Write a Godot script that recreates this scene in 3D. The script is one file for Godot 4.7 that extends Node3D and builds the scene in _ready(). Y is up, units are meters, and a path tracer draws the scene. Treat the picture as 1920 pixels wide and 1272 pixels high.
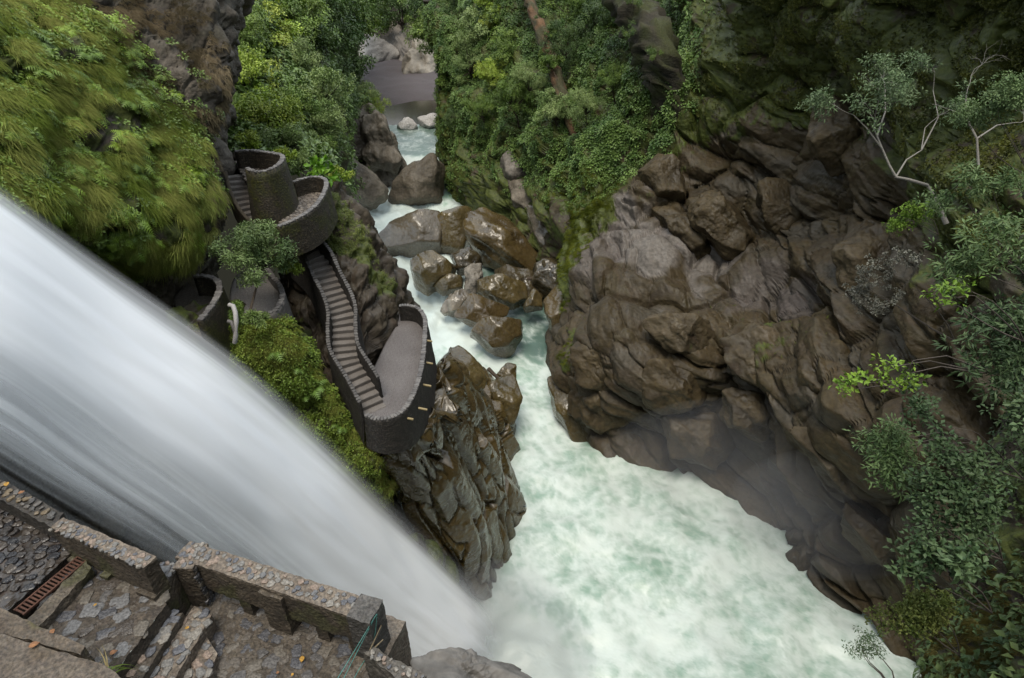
extends Node3D
# A gorge with a waterfall on the left, a river among boulders below, stone stairs and round lookouts on the
# left wall and a wet rock cliff on the right. Metres, y up; the pool's surface is y = 0.

const AIR := Vector3(2, 45, -30)      # a point in the open air of the gorge: rock faces look towards it
var rng := RandomNumberGenerator.new()
var jx := PackedFloat32Array()
var jy := PackedFloat32Array()
var jt := PackedFloat32Array()
var taken := {}
var n_big := FastNoiseLite.new()
var n_mid := FastNoiseLite.new()
var n_fine := FastNoiseLite.new()
var n_warp := FastNoiseLite.new()
var n_moss := FastNoiseLite.new()
var M := {}
var T := {}
var LEAF := {}
var t0 := 0

func stamp(what: String) -> void:
	print(what, " ", Time.get_ticks_msec() - t0, " ms")

# ---------------------------------------------------------------- naming
func numbered(called: String) -> String:
	var n: int = taken.get(called, 0)
	taken[called] = n + 1
	return called if n == 0 else "%s_%03d" % [called, n]

func tag(o: Node3D, label: String, category: String, group := "", kind := "") -> Node3D:
	if label: o.set_meta("label", label)
	if category: o.set_meta("category", category)
	if group: o.set_meta("group", group)
	if kind: o.set_meta("kind", kind)
	return o

func thing(called: String, label: String, category: String, at: Vector3, group := "") -> Node3D:
	var o := Node3D.new()
	o.name = numbered(called)
	add_child(o)
	o.position = at
	tag(o, label, category, group)
	return o

func part(called: String, m: Mesh, mat: Material, parent: Node3D, at := Vector3.ZERO) -> MeshInstance3D:
	var o := MeshInstance3D.new()
	o.name = called if parent != self else numbered(called)
	o.mesh = m
	if mat: o.material_override = mat
	parent.add_child(o, true)
	o.position = at
	return o

# ---------------------------------------------------------------- meshes
func mesh_of(v: PackedVector3Array, idx: PackedInt32Array, col := PackedColorArray(), uv := PackedVector2Array(), smooth := true) -> ArrayMesh:
	var a := []
	a.resize(Mesh.ARRAY_MAX)
	a[Mesh.ARRAY_VERTEX] = v
	a[Mesh.ARRAY_INDEX] = idx
	if col.size(): a[Mesh.ARRAY_COLOR] = col
	if uv.size(): a[Mesh.ARRAY_TEX_UV] = uv
	if smooth:
		var nn := PackedVector3Array()
		nn.resize(v.size())
		for k in range(0, idx.size(), 3):
			var i0 := idx[k]
			var i1 := idx[k + 1]
			var i2 := idx[k + 2]
			var f := (v[i2] - v[i0]).cross(v[i1] - v[i0])
			nn[i0] += f
			nn[i1] += f
			nn[i2] += f
		for k in nn.size(): nn[k] = nn[k].normalized()
		a[Mesh.ARRAY_NORMAL] = nn
	var m := ArrayMesh.new()
	m.add_surface_from_arrays(Mesh.PRIMITIVE_TRIANGLES, a)
	return m

func grid_index(nu: int, nv: int, flip: bool) -> PackedInt32Array:
	var idx := PackedInt32Array()
	idx.resize((nu - 1) * (nv - 1) * 6)
	var k := 0
	for j in nv - 1:
		for i in nu - 1:
			var a := j * nu + i
			var b := a + 1
			var c := a + nu
			var d := c + 1
			if flip:
				idx[k] = a; idx[k + 1] = c; idx[k + 2] = b; idx[k + 3] = b; idx[k + 4] = c; idx[k + 5] = d
			else:
				idx[k] = a; idx[k + 1] = b; idx[k + 2] = c; idx[k + 3] = b; idx[k + 4] = d; idx[k + 5] = c
			k += 6
	return idx

# Jointed rock: every cell of a jittered lattice holds one block with a flat, tilted face and steep flanks; the block that stands
# out farthest shows. c_id is its number.
var c_id := 0
var c_gap := 0.0
func blocks(p: Vector3, tilt: float, flat: float, steep: float) -> float:
	var ix := floori(p.x - 0.5)
	var iy := floori(p.y - 0.5)
	var iz := floori(p.z - 0.5)
	var best := -1.1
	var second := -1.2
	for z in range(iz, iz + 2):
		var zk := z * 1619
		for y in range(iy, iy + 2):
			var yk := zk + y * 31337
			for x in range(ix, ix + 2):
				var k := ((x * 6971 + yk) * 271) & 4095
				var dx := p.x - x - 0.2 - 0.6 * jx[k]
				var dy := p.y - y - 0.2 - 0.6 * jy[k]
				var dz := p.z - z - 0.2 - 0.6 * jt[k]
				var tx := jx[(k + 919) & 4095] - 0.5
				var ty := jy[(k + 407) & 4095] - 0.5
				# the flanks stand square to a skewed frame of the block's own
				var far := maxf(maxf(absf(dx + dy * ty * 0.8), absf(dy + dx * tx * 0.5)), absf(dz) * 0.9) - flat
				var h := (jt[(k + 13) & 4095] - 0.5) + (dx * tx + dy * ty) * tilt
				if far > 0.0: h -= far * steep
				if h > best:
					second = best
					best = h
					c_id = k
				elif h > second:
					second = h
	c_gap = best - second
	return best

func line_at(pts: PackedVector3Array, w: float) -> Vector3:
	var n := pts.size() - 1
	var f := clampf(w, 0.0, 0.99999) * n
	var i := int(f)
	return pts[i].cubic_interpolate(pts[i + 1], pts[maxi(i - 1, 0)], pts[mini(i + 2, n)], f - i)

func evenly(pts: PackedVector3Array, count: int) -> PackedVector3Array:
	var lens := PackedFloat32Array([0.0])
	var last := pts[0]
	for k in range(1, 161):
		var q := line_at(pts, k / 160.0)
		lens.append(lens[k - 1] + q.distance_to(last))
		last = q
	var out := PackedVector3Array()
	var at := 0
	for k in count:
		var want := lens[160] * k / (count - 1)
		while at < 159 and lens[at + 1] < want: at += 1
		out.append(line_at(pts, (at + clampf((want - lens[at]) / maxf(lens[at + 1] - lens[at], 1e-6), 0, 1)) / 160.0))
	return out

# a smooth sheet through profile lines; every line is an array of points from its foot upwards
func sheet(lines: Array, nu: int, nv: int) -> PackedVector3Array:
	var even := []
	for l in lines: even.append(evenly(PackedVector3Array(l), nv))
	var P := PackedVector3Array()
	P.resize(nu * nv)
	var n := lines.size() - 1
	for j in nv:
		var row := PackedVector3Array()
		for l in even: row.append(l[j])
		for i in nu:
			P[j * nu + i] = line_at(row, float(i) / (nu - 1))
	return P

# rock: the sheet broken into tilted blocks with open joints, in two sizes, and roughened.
# o: e1 (the way the beds run), e2 (across them), big / small (size of the blocks along and across), amount, tones, moss spots
func rock(lines: Array, nu: int, nv: int, o: Dictionary) -> Dictionary:
	if o.get("sunk", 0.0) > 0.0:          # the foot goes on below the water
		var deeper := []
		for l in lines: deeper.append([l[0] + Vector3.DOWN * float(o.sunk)] + l)
		lines = deeper
	if o.get("rooted", 0.0) > 0.0:
		var deeper := []
		for l in lines: deeper.append(l + [l[-1] + Vector3.DOWN * float(o.rooted)])
		lines = deeper
	var P := sheet(lines, nu, nv)
	var N := PackedVector3Array()
	N.resize(P.size())
	var turn := 0.0
	for j in nv:
		for i in nu:
			var a := P[j * nu + mini(i + 7, nu - 1)] - P[j * nu + maxi(i - 7, 0)]
			var b := P[mini(j + 7, nv - 1) * nu + i] - P[maxi(j - 7, 0) * nu + i]
			var q := a.cross(b).normalized()
			N[j * nu + i] = q
			turn += signf(q.dot(AIR - P[j * nu + i]))
	var flip := turn < 0
	var e1: Vector3 = o.e1.normalized()
	var e2: Vector3 = o.e2
	e2 = (e2 - e1 * e2.dot(e1)).normalized()
	var e3 := e1.cross(e2)
	var b1: Vector3 = o.big
	var b2: Vector3 = o.small
	var amt: float = o.get("amount", 1.0)
	var amt2: float = o.get("amount2", 0.35)
	var b3: Vector3 = o.get("tiny", Vector3.ZERO)
	var amt3: float = o.get("amount3", 0.2)
	var crack: float = o.get("crack", 0.2)
	var beds: float = o.get("beds", 0.1)
	var rough: float = o.get("rough", 0.12)
	var swell: float = o.get("swell", 0.8)
	var tilt: float = o.get("tilt", 1.5)
	var steep: float = o.get("steep", 3.0)
	var tones: Array = o.tones
	var moss: Array = o.get("moss", [])
	var moss_tones: Array = o.get("moss_tones", [Color(0.055, 0.075, 0.012), Color(0.10, 0.12, 0.02)])
	var spots: Array = o.get("spots", [])
	var spread: float = o.get("moss_all", 0.0)
	var col := PackedColorArray()
	col.resize(P.size())
	var out := PackedVector3Array()
	out.resize(P.size())
	var mossy := PackedFloat32Array()
	mossy.resize(P.size())
	for k in P.size():
		var p := P[k]
		var nr := -N[k] if flip else N[k]
		N[k] = nr
		var w1 := n_mid.get_noise_3dv(p)
		var f1 := n_warp.get_noise_3dv(p)
		var f2 := n_warp.get_noise_3d(p.y + 37.0, p.z, p.x)
		var q3 := Vector3(p.dot(e1) + f1 * 1.0, p.dot(e2) + f2 * 0.7, p.dot(e3))
		var d := blocks(q3 / b1, tilt, 0.36, steep) * amt
		if c_gap < 0.07: d -= (1.0 - c_gap / 0.07) * crack
		var tone := jt[(c_id + 331) & 4095]
		d += blocks(Vector3(q3.x + w1 * 0.25, q3.y + w1 * 0.12, q3.z) / b2, 1.6, 0.28, 3.0) * amt2
		var id := c_id
		if c_gap < 0.09: d -= (1.0 - c_gap / 0.09) * crack * 0.35
		if b3.x > 0.0: d += blocks(Vector3(q3.x + w1 * 0.1, q3.y, q3.z) / b3, 1.8, 0.26, 3.0) * amt3
		# beds that weathered back
		d += n_fine.get_noise_3d(q3.x * 0.12, q3.y * 0.9, q3.z * 0.12) * beds
		tone = tone * 0.6 + jt[(id + 77) & 4095] * 0.4
		d += n_big.get_noise_3dv(p) * swell
		d += w1 * rough * 2.0 + n_fine.get_noise_3dv(p) * rough
		out[k] = p + nr * d
		# what the stone is made of
		var g := n_big.get_noise_3d(p.z * 1.7, p.x * 1.7, p.y * 1.7) * 0.6 + 0.5
		var c: Color = tones[0].lerp(tones[1], clampf(tone * 0.65 + g * 0.35, 0, 1))
		if tones.size() > 2:
			var s := clampf((n_mid.get_noise_3d(p.x * 0.35 + 90, p.y * 0.9, p.z * 0.35) - 0.12) * 4.0, 0, 1)
			c = c.lerp(tones[2], s)
		for s in spots:
			var q := p.distance_to(s[0]) / float(s[1]) + w1 * 0.5
			if q < 1.0: c = c.lerp(s[2], minf(1.0, (1.0 - q) * 4.0) * (0.75 + tone * 0.25))
		var mm := spread
		for s in moss:
			var q := p.distance_to(s[0]) / float(s[1])
			if q < 1.0: mm = maxf(mm, float(s[2]) * minf(1.0, (1.0 - q) * 3.0))
		if mm > 0.0:
			var v := n_moss.get_noise_3dv(p) * 0.7 + n_fine.get_noise_3dv(p * 1.3) * 0.35 + w1 * 0.3
			mm = clampf((v + mm * 1.5 - 0.75) * 7.0, 0, 1)
			if mm > 0.0:
				c = c.lerp(moss_tones[0].lerp(moss_tones[1], clampf(0.5 + n_fine.get_noise_3dv(p * 2.1) * 1.2, 0, 1)), mm)
				out[k] += nr * 0.07 * mm
		mossy[k] = mm
		col[k] = c
	# the grid's winding must agree with the way it faces
	return {"mesh": mesh_of(out, grid_index(nu, nv, not flip), col), "P": out, "N": N, "nu": nu, "nv": nv, "moss": mossy}

# a boulder: the space inside the planes through its outline and its own facets, edges worn round
func boulder_mesh(outline: Array, deep: float, sharp: float, seed_: int, rough: float, tones: Array, n := 34, moss := 0.0, back := 1.0, streak := Vector3.ZERO) -> Array:
	var r := RandomNumberGenerator.new()
	r.seed = seed_
	var c := Vector3.ZERO
	for p in outline: c += p
	c /= outline.size()
	var face := Vector3.ZERO
	for k in outline.size():
		face += (outline[k] - c).cross(outline[(k + 1) % outline.size()] - c)
	face = face.normalized()
	if face.dot(AIR - c) < 0: face = -face
	var pn := PackedVector3Array()
	var pd := PackedFloat32Array()
	var size := 0.0
	for k in outline.size():
		var a: Vector3 = outline[k]
		var b: Vector3 = outline[(k + 1) % outline.size()]
		size = maxf(size, a.distance_to(c))
		var q := (b - a).cross(face).normalized()
		if q.dot(a - c) < 0: q = -q
		q = (q + face * r.randf_range(-0.05, 0.3)).normalized()
		pn.append(q)
		pd.append(maxf(((a + b) * 0.5 - c).dot(q), 0.12 * size))
	var t1 := face.cross(Vector3.UP if absf(face.y) < 0.9 else Vector3.RIGHT).normalized()
	var t2 := face.cross(t1)
	var turn := r.randf() * TAU
	for k in 4:
		var a := turn + TAU * k / 4 + r.randf_range(-0.4, 0.4)
		pn.append((face + (t1 * cos(a) + t2 * sin(a)) * r.randf_range(0.35, 0.8)).normalized())
		pd.append(deep * r.randf_range(0.7, 1.0))
	pn.append((face + t1 * r.randf_range(-0.15, 0.15) + t2 * r.randf_range(-0.15, 0.15)).normalized())
	pd.append(deep * r.randf_range(0.8, 0.95))
	for k in 3:
		var a := turn + TAU * k / 3
		pn.append((-face + (t1 * cos(a) + t2 * sin(a)) * 0.6).normalized())
		pd.append(deep * back)
	# a cube blown up to the planes
	var v := PackedVector3Array()
	var col := PackedColorArray()
	var idx := PackedInt32Array()
	var freq := 7.0 / maxf(size, 0.2)
	for f in 6:
		var ax := Vector3.ZERO
		ax[f % 3] = 1.0 if f < 3 else -1.0
		var bx := Vector3.ZERO
		bx[(f + 1) % 3] = 1.0
		var cx := ax.cross(bx)
		var first := v.size()
		for j in n + 1:
			for i in n + 1:
				var d := (ax + bx * tan((float(i) / n - 0.5) * PI / 2) + cx * tan((float(j) / n - 0.5) * PI / 2)).normalized()
				var s := 0.0
				for k in pn.size():
					var q := pn[k].dot(d)
					if q > 0.0: s += pow(q * size / pd[k], sharp)
				var rad := size * pow(maxf(s, 1e-9), -1.0 / sharp)
				rad = minf(rad, size * 1.6)
				var p := c + d * rad
				var w := n_mid.get_noise_3dv(p * freq * 0.5)
				var along := 0.0
				if streak != Vector3.ZERO:
					var sp := p - streak * p.dot(streak) * 0.9
					along = n_mid.get_noise_3dv(sp * freq * 1.3)
				var bump := w * rough * size + n_fine.get_noise_3dv(p * freq * 0.5) * rough * size * 0.22 + along * rough * size * 0.6
				p += d * bump
				v.append(p)
				var g := clampf(0.5 + w * 0.7 + n_big.get_noise_3dv(p * freq) * 0.5 + along * 0.6, 0, 1)
				var cc: Color = tones[0].lerp(tones[1], g)
				if tones.size() > 2: cc = cc.lerp(tones[2], clampf((n_mid.get_noise_3d(p.y * freq * 0.4, p.x * freq * 0.4, p.z * freq * 0.4) - 0.1) * 4.0, 0, 1))
				if moss > 0.0:
					var mv := n_moss.get_noise_3dv(p) * 0.7 + n_fine.get_noise_3dv(p * 1.3) * 0.4
					cc = cc.lerp(Color(0.07, 0.095, 0.014), clampf((mv + moss * 1.5 - 0.75) * 6.0, 0, 1))
				col.append(cc)
		for j in n:
			for i in n:
				var a := first + j * (n + 1) + i
				var b := a + 1
				var e := a + n + 1
				idx.append_array(PackedInt32Array([a, b, e, b, e + 1, e]))
	# wind each face outwards
	for k in range(0, idx.size(), 3):
		var q := (v[idx[k + 1]] - v[idx[k]]).cross(v[idx[k + 2]] - v[idx[k]])
		if q.dot(v[idx[k]] - c) > 0:
			var swap := idx[k + 1]
			idx[k + 1] = idx[k + 2]
			idx[k + 2] = swap
	return [v, idx, col, c]

func boulder(called: String, label: String, outline: Array, deep: float, mat: Material, tones: Array, seed_ := 1, rough := 0.05, sharp := 9.0, n := 34, moss := 0.0, group := "", parent: Node3D = null, streak := Vector3.ZERO) -> Node3D:
	var b := boulder_mesh(outline, deep, sharp * 1.3, seed_, rough * 1.25, tones, n, moss, 1.0, streak)
	var c: Vector3 = b[3]
	var v: PackedVector3Array = b[0]
	for k in v.size(): v[k] -= c
	var m := mesh_of(v, b[1], b[2])
	var o := part(called, m, mat, self if parent == null else parent, c)
	if parent == null: tag(o, label, "boulder", group)
	return o

# a tube through points with a radius at each
func tube(v: PackedVector3Array, idx: PackedInt32Array, pts: Array, radii: Array, sides := 7) -> void:
	var first := v.size()
	for k in pts.size():
		var p: Vector3 = pts[k]
		var d: Vector3 = (pts[mini(k + 1, pts.size() - 1)] - pts[maxi(k - 1, 0)]).normalized()
		var a := d.cross(Vector3.UP if absf(d.y) < 0.92 else Vector3.RIGHT).normalized()
		var b := d.cross(a)
		for s in sides:
			var w := TAU * s / sides
			v.append(p + (a * cos(w) + b * sin(w)) * radii[k])
	for k in pts.size() - 1:
		for s in sides:
			var a := first + k * sides + s
			var b := first + k * sides + (s + 1) % sides
			idx.append_array(PackedInt32Array([a, a + sides, b, b, a + sides, b + sides]))
	var tip := v.size()
	v.append(pts[pts.size() - 1])
	var root := tip + 1
	v.append(pts[0])
	for s in sides:
		var e := first + (pts.size() - 1) * sides
		idx.append_array(PackedInt32Array([e + s, tip, e + (s + 1) % sides]))
		idx.append_array(PackedInt32Array([first + (s + 1) % sides, root, first + s]))

func tube_mesh(pts: Array, radii: Array, sides := 7) -> ArrayMesh:
	var v := PackedVector3Array()
	var idx := PackedInt32Array()
	tube(v, idx, pts, radii, sides)
	return mesh_of(v, idx)

# many copies of one small mesh as one object
func copies(called: String, m: Mesh, mat: Material, where: Array, tints: PackedColorArray, parent: Node3D) -> MultiMeshInstance3D:
	var mm := MultiMesh.new()
	mm.transform_format = MultiMesh.TRANSFORM_3D
	mm.use_colors = true
	mm.mesh = m
	mm.instance_count = where.size()
	for k in where.size():
		mm.set_instance_transform(k, where[k])
		mm.set_instance_color(k, tints[k])
	var o := MultiMeshInstance3D.new()
	o.name = called if parent != self else numbered(called)
	o.multimesh = mm
	o.material_override = mat
	parent.add_child(o, true)
	o.set_meta("kind", "stuff")
	return o

# ---------------------------------------------------------------- materials
func noise_tex(freq: float, lo: Color, hi: Color, seed_: int, kind := FastNoiseLite.TYPE_SIMPLEX_SMOOTH, oct := 5, size := 512) -> NoiseTexture2D:
	var key := str([freq, lo, hi, seed_, kind, oct, size])
	if T.has(key): return T[key]
	var n := FastNoiseLite.new()
	n.seed = seed_
	n.noise_type = kind
	n.frequency = freq
	n.fractal_octaves = oct
	var t := NoiseTexture2D.new()
	t.width = size
	t.height = size
	t.seamless = true
	t.noise = n
	var g := Gradient.new()
	g.set_color(0, lo)
	g.set_color(1, hi)
	t.color_ramp = g
	T[key] = t
	return t

func surface(rough_lo: float, rough_hi: float, scale: float, bump: float, seed_: int, grain_lo := 0.62) -> StandardMaterial3D:
	var m := StandardMaterial3D.new()
	m.vertex_color_use_as_albedo = true
	m.albedo_texture = noise_tex(0.02, Color(grain_lo, grain_lo, grain_lo), Color(1, 1, 1), seed_)
	m.roughness = 1.0
	m.roughness_texture = noise_tex(0.006, Color(rough_lo, rough_lo, rough_lo), Color(rough_hi, rough_hi, rough_hi), seed_ + 5, FastNoiseLite.TYPE_SIMPLEX_SMOOTH, 4)
	m.roughness_texture_channel = BaseMaterial3D.TEXTURE_CHANNEL_RED
	m.uv1_triplanar = true
	m.uv1_world_triplanar = true
	m.uv1_scale = Vector3(scale, scale, scale)
	if bump > 0.0:
		m.heightmap_enabled = true
		m.heightmap_scale = bump
		m.heightmap_texture = noise_tex(0.015, Color.BLACK, Color.WHITE, seed_ + 9, FastNoiseLite.TYPE_SIMPLEX_SMOOTH, 6)
	return m

func leaf_mat(rough: float, through: Color, spec := 0.4) -> StandardMaterial3D:
	var m := StandardMaterial3D.new()
	m.vertex_color_use_as_albedo = true
	m.roughness = rough
	m.metallic_specular = spec
	m.backlight_enabled = true
	m.backlight = through
	return m

func make_materials() -> void:
	n_big.seed = 3; n_big.frequency = 0.11; n_big.fractal_octaves = 3
	n_mid.seed = 8; n_mid.frequency = 0.34; n_mid.fractal_octaves = 2
	n_fine.seed = 15; n_fine.frequency = 1.7; n_fine.fractal_octaves = 3
	n_moss.seed = 21; n_moss.frequency = 0.5; n_moss.fractal_octaves = 3
	n_warp.seed = 77; n_warp.frequency = 0.09; n_warp.fractal_type = FastNoiseLite.FRACTAL_NONE
	rng.seed = 7
	for k in 4096:
		jx.append(rng.randf())
		jy.append(rng.randf())
		jt.append(rng.randf())
	M.cliff = surface(0.36, 0.92, 0.22, 9.0, 1)
	M.wet = surface(0.10, 0.45, 0.30, 5.0, 31, 0.7)
	M.wet.metallic_specular = 0.5
	M.wet.clearcoat_enabled = true
	M.wet.clearcoat = 0.25
	M.wet.clearcoat_roughness = 0.2
	M.cliff.metallic_specular = 0.42
	M.dry = surface(0.5, 0.9, 0.3, 6.0, 51)
	M.soil = surface(0.8, 1.0, 0.5, 6.0, 61)
	M.masonry = surface(0.45, 0.95, 1.6, 2.5, 71, 0.5)
	M.rubble = surface(0.5, 0.95, 0.5, 3.0, 75, 0.4)
	M.rubble.albedo_texture = noise_tex(0.045, Color(0.25, 0.25, 0.25), Color(1, 1, 1), 76, FastNoiseLite.TYPE_CELLULAR, 1)
	M.rubble.heightmap_texture = M.rubble.albedo_texture
	M.leaf = leaf_mat(0.45, Color(0.35, 0.4, 0.15))
	M.grass = leaf_mat(0.6, Color(0.3, 0.3, 0.12), 0.25)
	M.bark = surface(0.7, 1.0, 1.5, 3.0, 81, 0.55)
	M.bark.vertex_color_use_as_albedo = false
	M.bark.albedo_color = Color(0.30, 0.25, 0.19)

func _ready() -> void:
	t0 = Time.get_ticks_msec()
	var cam := Camera3D.new()
	cam.name = "camera"
	add_child(cam)
	cam.position = Vector3(0, 38, 0)
	cam.rotation_degrees = Vector3(-32, 0, 0)
	cam.fov = 60.07
	cam.near = 0.1
	cam.far = 900.0
	cam.current = true
	var sky := ProceduralSkyMaterial.new()
	sky.sky_top_color = Color(0.86, 0.90, 0.94)
	sky.sky_horizon_color = Color(0.80, 0.84, 0.87)
	sky.sky_curve = 0.3
	sky.ground_bottom_color = Color(0.12, 0.12, 0.10)
	sky.ground_horizon_color = Color(0.3, 0.32, 0.3)
	sky.sun_angle_max = 1.0
	var env := Environment.new()
	env.background_mode = Environment.BG_SKY
	env.sky = Sky.new()
	env.sky.sky_material = sky
	env.tonemap_mode = Environment.TONE_MAPPER_LINEAR
	env.tonemap_exposure = 2.15
	env.sdfgi_enabled = true
	env.ssao_enabled = true
	env.ssil_enabled = true
	env.volumetric_fog_enabled = true
	env.volumetric_fog_density = 0.0
	var we := WorldEnvironment.new()
	we.name = "environment"
	we.environment = env
	add_child(we)
	var sun := DirectionalLight3D.new()
	sun.name = "sun"
	sun.light_energy = 0.5
	sun.light_angular_distance = 28.0
	sun.light_color = Color(1.0, 0.97, 0.92)
	sun.shadow_enabled = true
	add_child(sun)
	sun.look_at_from_position(Vector3.ZERO, Vector3(0.12, -1, -0.28), Vector3.FORWARD)

	make_materials()
	build_cliffs()
	stamp("cliffs")
	build_water()
	stamp("water")
	build_boulders()
	stamp("boulders")
	build_stairs()
	stamp("stairs")
	build_fall()
	stamp("fall")
	build_terrace()
	stamp("terrace")
	build_plants()
	stamp("plants")


# ---------------------------------------------------------------- the rock of the gorge
var right_cliff := {}
var grass_cliff := {}
var fern_ridge := {}
var stair_rock := {}
var rib_rock := {}
var back_hill := {}
var near_bank := {}

func structure(called: String, r: Dictionary, mat: Material, label: String) -> MeshInstance3D:
	var o := part(called, r.mesh, mat, self)
	tag(o, label, "rock", "", "structure")
	return o

func build_cliffs() -> void:
	var brown := [Color(0.040, 0.029, 0.013), Color(0.094, 0.069, 0.033), Color(0.070, 0.056, 0.037)]
	right_cliff = rock([
		[Vector3(-8.73, -9.04, -159.27), Vector3(-11.64, 0.83, -165.44), Vector3(-13.5, 12.39, -178.56), Vector3(-15.45, 23.41, -191.34), Vector3(-18, 43.36, -215.6)],
		[Vector3(-11.6, 3.45, -115.19), Vector3(-12.71, 7.08, -111.57), Vector3(-13.16, 13.74, -112.19), Vector3(-13.35, 21.23, -116.88), Vector3(-15.48, 28.38, -126.06), Vector3(-18.24, 41.52, -141.34)],
		[Vector3(-4.5, 5.29, -85.69), Vector3(-3.64, 10.46, -87.74), Vector3(-4.91, 17.78, -93.49), Vector3(-6.11, 25.32, -105.28), Vector3(-8.43, 33.92, -118.91), Vector3(-9.82, 41.22, -129.36)],
		[Vector3(5.99, 2.67, -69.31), Vector3(5.08, 10.35, -70.57), Vector3(3.45, 17.41, -76.75), Vector3(3.27, 22.5, -84.65), Vector3(2.35, 29.29, -95.97), Vector3(1.67, 40.74, -110.2)],
		[Vector3(4.23, 1.02, -55.31), Vector3(5.32, 6.36, -56.88), Vector3(7.22, 11.99, -58.62), Vector3(8.08, 16.88, -61.68), Vector3(9.3, 21.14, -67.29), Vector3(10.82, 26.05, -75.08), Vector3(10.64, 31.3, -87.79), Vector3(10.69, 40.5, -100.61)],
		[Vector3(4.62, 0.23, -46.91), Vector3(4.78, 5.31, -47.02), Vector3(6.02, 10.28, -47.77), Vector3(8.15, 13.33, -50.62), Vector3(10.45, 16.01, -57.6), Vector3(12.96, 21.68, -62.91), Vector3(15.27, 28.69, -64.93), Vector3(17.52, 32.33, -74.29), Vector3(17.82, 40.09, -83.85)],
		[Vector3(8.22, 0, -40.88), Vector3(8.4, 4.77, -41.5), Vector3(9.08, 8.74, -42.09), Vector3(10.2, 11.6, -43.64), Vector3(12.29, 12.82, -46.76), Vector3(14.88, 15.26, -51.24), Vector3(17.58, 16.84, -56.94), Vector3(19.17, 22.56, -57.57), Vector3(20.62, 28.78, -57.92), Vector3(19.94, 34.01, -57.65), Vector3(19.2, 39.43, -57.49)],
		[Vector3(18.34, -0.25, -34.82), Vector3(18.58, 3.83, -36.31), Vector3(18.37, 7.88, -36.6), Vector3(18.08, 11.64, -36.83), Vector3(18.24, 13.52, -38.47), Vector3(19.44, 13.78, -42.18), Vector3(21.2, 15.47, -48.42), Vector3(23.25, 17.38, -51.97), Vector3(24.57, 24.97, -52), Vector3(23.56, 30.55, -51.94), Vector3(22, 35.58, -50.37), Vector3(20.87, 39.22, -49.11)],
		[Vector3(21.59, 0.17, -26.83), Vector3(21.48, 3.97, -29.2), Vector3(21.13, 7.56, -29.92), Vector3(20.62, 11.26, -30.22), Vector3(20.67, 14.08, -31.28), Vector3(21.72, 15.79, -33.88), Vector3(23.57, 17.97, -37.6), Vector3(24.44, 22.74, -39.99), Vector3(25.35, 27.21, -41.6), Vector3(25.53, 31.95, -42.2), Vector3(23.89, 36.02, -41.21), Vector3(22.2, 38.98, -39.53)],
		[Vector3(27.44, 0.38, -20.71), Vector3(25.28, 5.04, -22.44), Vector3(23.21, 9.77, -23.04), Vector3(21.9, 14.05, -23.95), Vector3(21.53, 18.72, -25.69), Vector3(22.11, 21.93, -27.69), Vector3(22.98, 24.89, -29.54), Vector3(24.15, 28.59, -31.85), Vector3(24.8, 32.71, -33.25), Vector3(23.46, 36.4, -33.2), Vector3(21.27, 38.77, -31.14)],
		[Vector3(28.36, 3.74, -13.97), Vector3(25.45, 13.15, -17.49), Vector3(24.3, 18.2, -19.46), Vector3(23.64, 22.94, -21.25), Vector3(23.87, 25.75, -23), Vector3(24.35, 28.55, -24.75), Vector3(24.82, 31.96, -26.88), Vector3(25.05, 34.57, -28.51), Vector3(24.32, 37.01, -28.86), Vector3(23.56, 38.72, -28.75)],
		[Vector3(28, 14.08, -8.64), Vector3(28, 20.25, -12.49), Vector3(28, 26.41, -16.34), Vector3(26.6, 31.1, -18.09), Vector3(26.6, 37.25, -21.93), Vector3(26.6, 38.57, -22.76)],
	], 560, 500, {"e1": Vector3(0.75, -0.35, 0.55), "e2": Vector3(0.25, 0.9, 0.3), "big": Vector3(12, 5.5, 9), "small": Vector3(5.0, 2.2, 4), "tiny": Vector3(1.9, 0.9, 1.6), "amount": 2.6, "amount2": 0.75, "amount3": 0.14, "beds": 0.07, "crack": 0.8, "sunk": 4.0, "swell": 0.35, "rough": 0.045, "tilt": 1.3, "steep": 2.6, "tones": brown,
		"spots": [[Vector3(11.27, 14.99, -58.73), 4.5, Color(0.19, 0.168, 0.15)], [Vector3(14.24, 14.24, -53.55), 4.5, Color(0.20, 0.178, 0.16)], [Vector3(18.33, 13.33, -50.62), 4.0, Color(0.18, 0.16, 0.142)], [Vector3(21.33, 14.55, -45.49), 3.2, Color(0.125, 0.105, 0.09)], [Vector3(8.73, 13.42, -55.39), 3.5, Color(0.14, 0.12, 0.105)], [Vector3(22.22, 15.85, -41.58), 2.5, Color(0.11, 0.092, 0.078)]],
		"moss": [[Vector3(-5.18, 21.06, -101.43), 34.0, 0.75], [Vector3(3.73, 23.37, -87.55), 28.0, 0.75], [Vector3(10.82, 25.51, -74.74), 20.0, 0.72], [Vector3(7.27, 14.74, -60.93), 6.0, 0.85], [Vector3(6.98, 9.81, -57.85), 4.5, 0.8], [Vector3(3.45, 15.66, -75.66), 10.0, 0.62], [Vector3(5.09, 8.15, -47.38), 3.5, 0.5], [Vector3(13.53, 24.55, -64.71), 9.0, 0.66], [Vector3(17.83, 33.45, -59.65), 12.0, 0.72], [Vector3(22.09, 34.83, -51.08), 12.0, 0.66], [Vector3(23.7, 34.15, -36.51), 11.0, 0.72], [Vector3(18.82, 13.67, -37.86), 3.5, 0.42], [Vector3(23.46, 29.03, -28.59), 7.0, 0.6]]})
	structure("cliff", right_cliff, M.cliff, "dark wet brown cliff above the pool")

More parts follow.
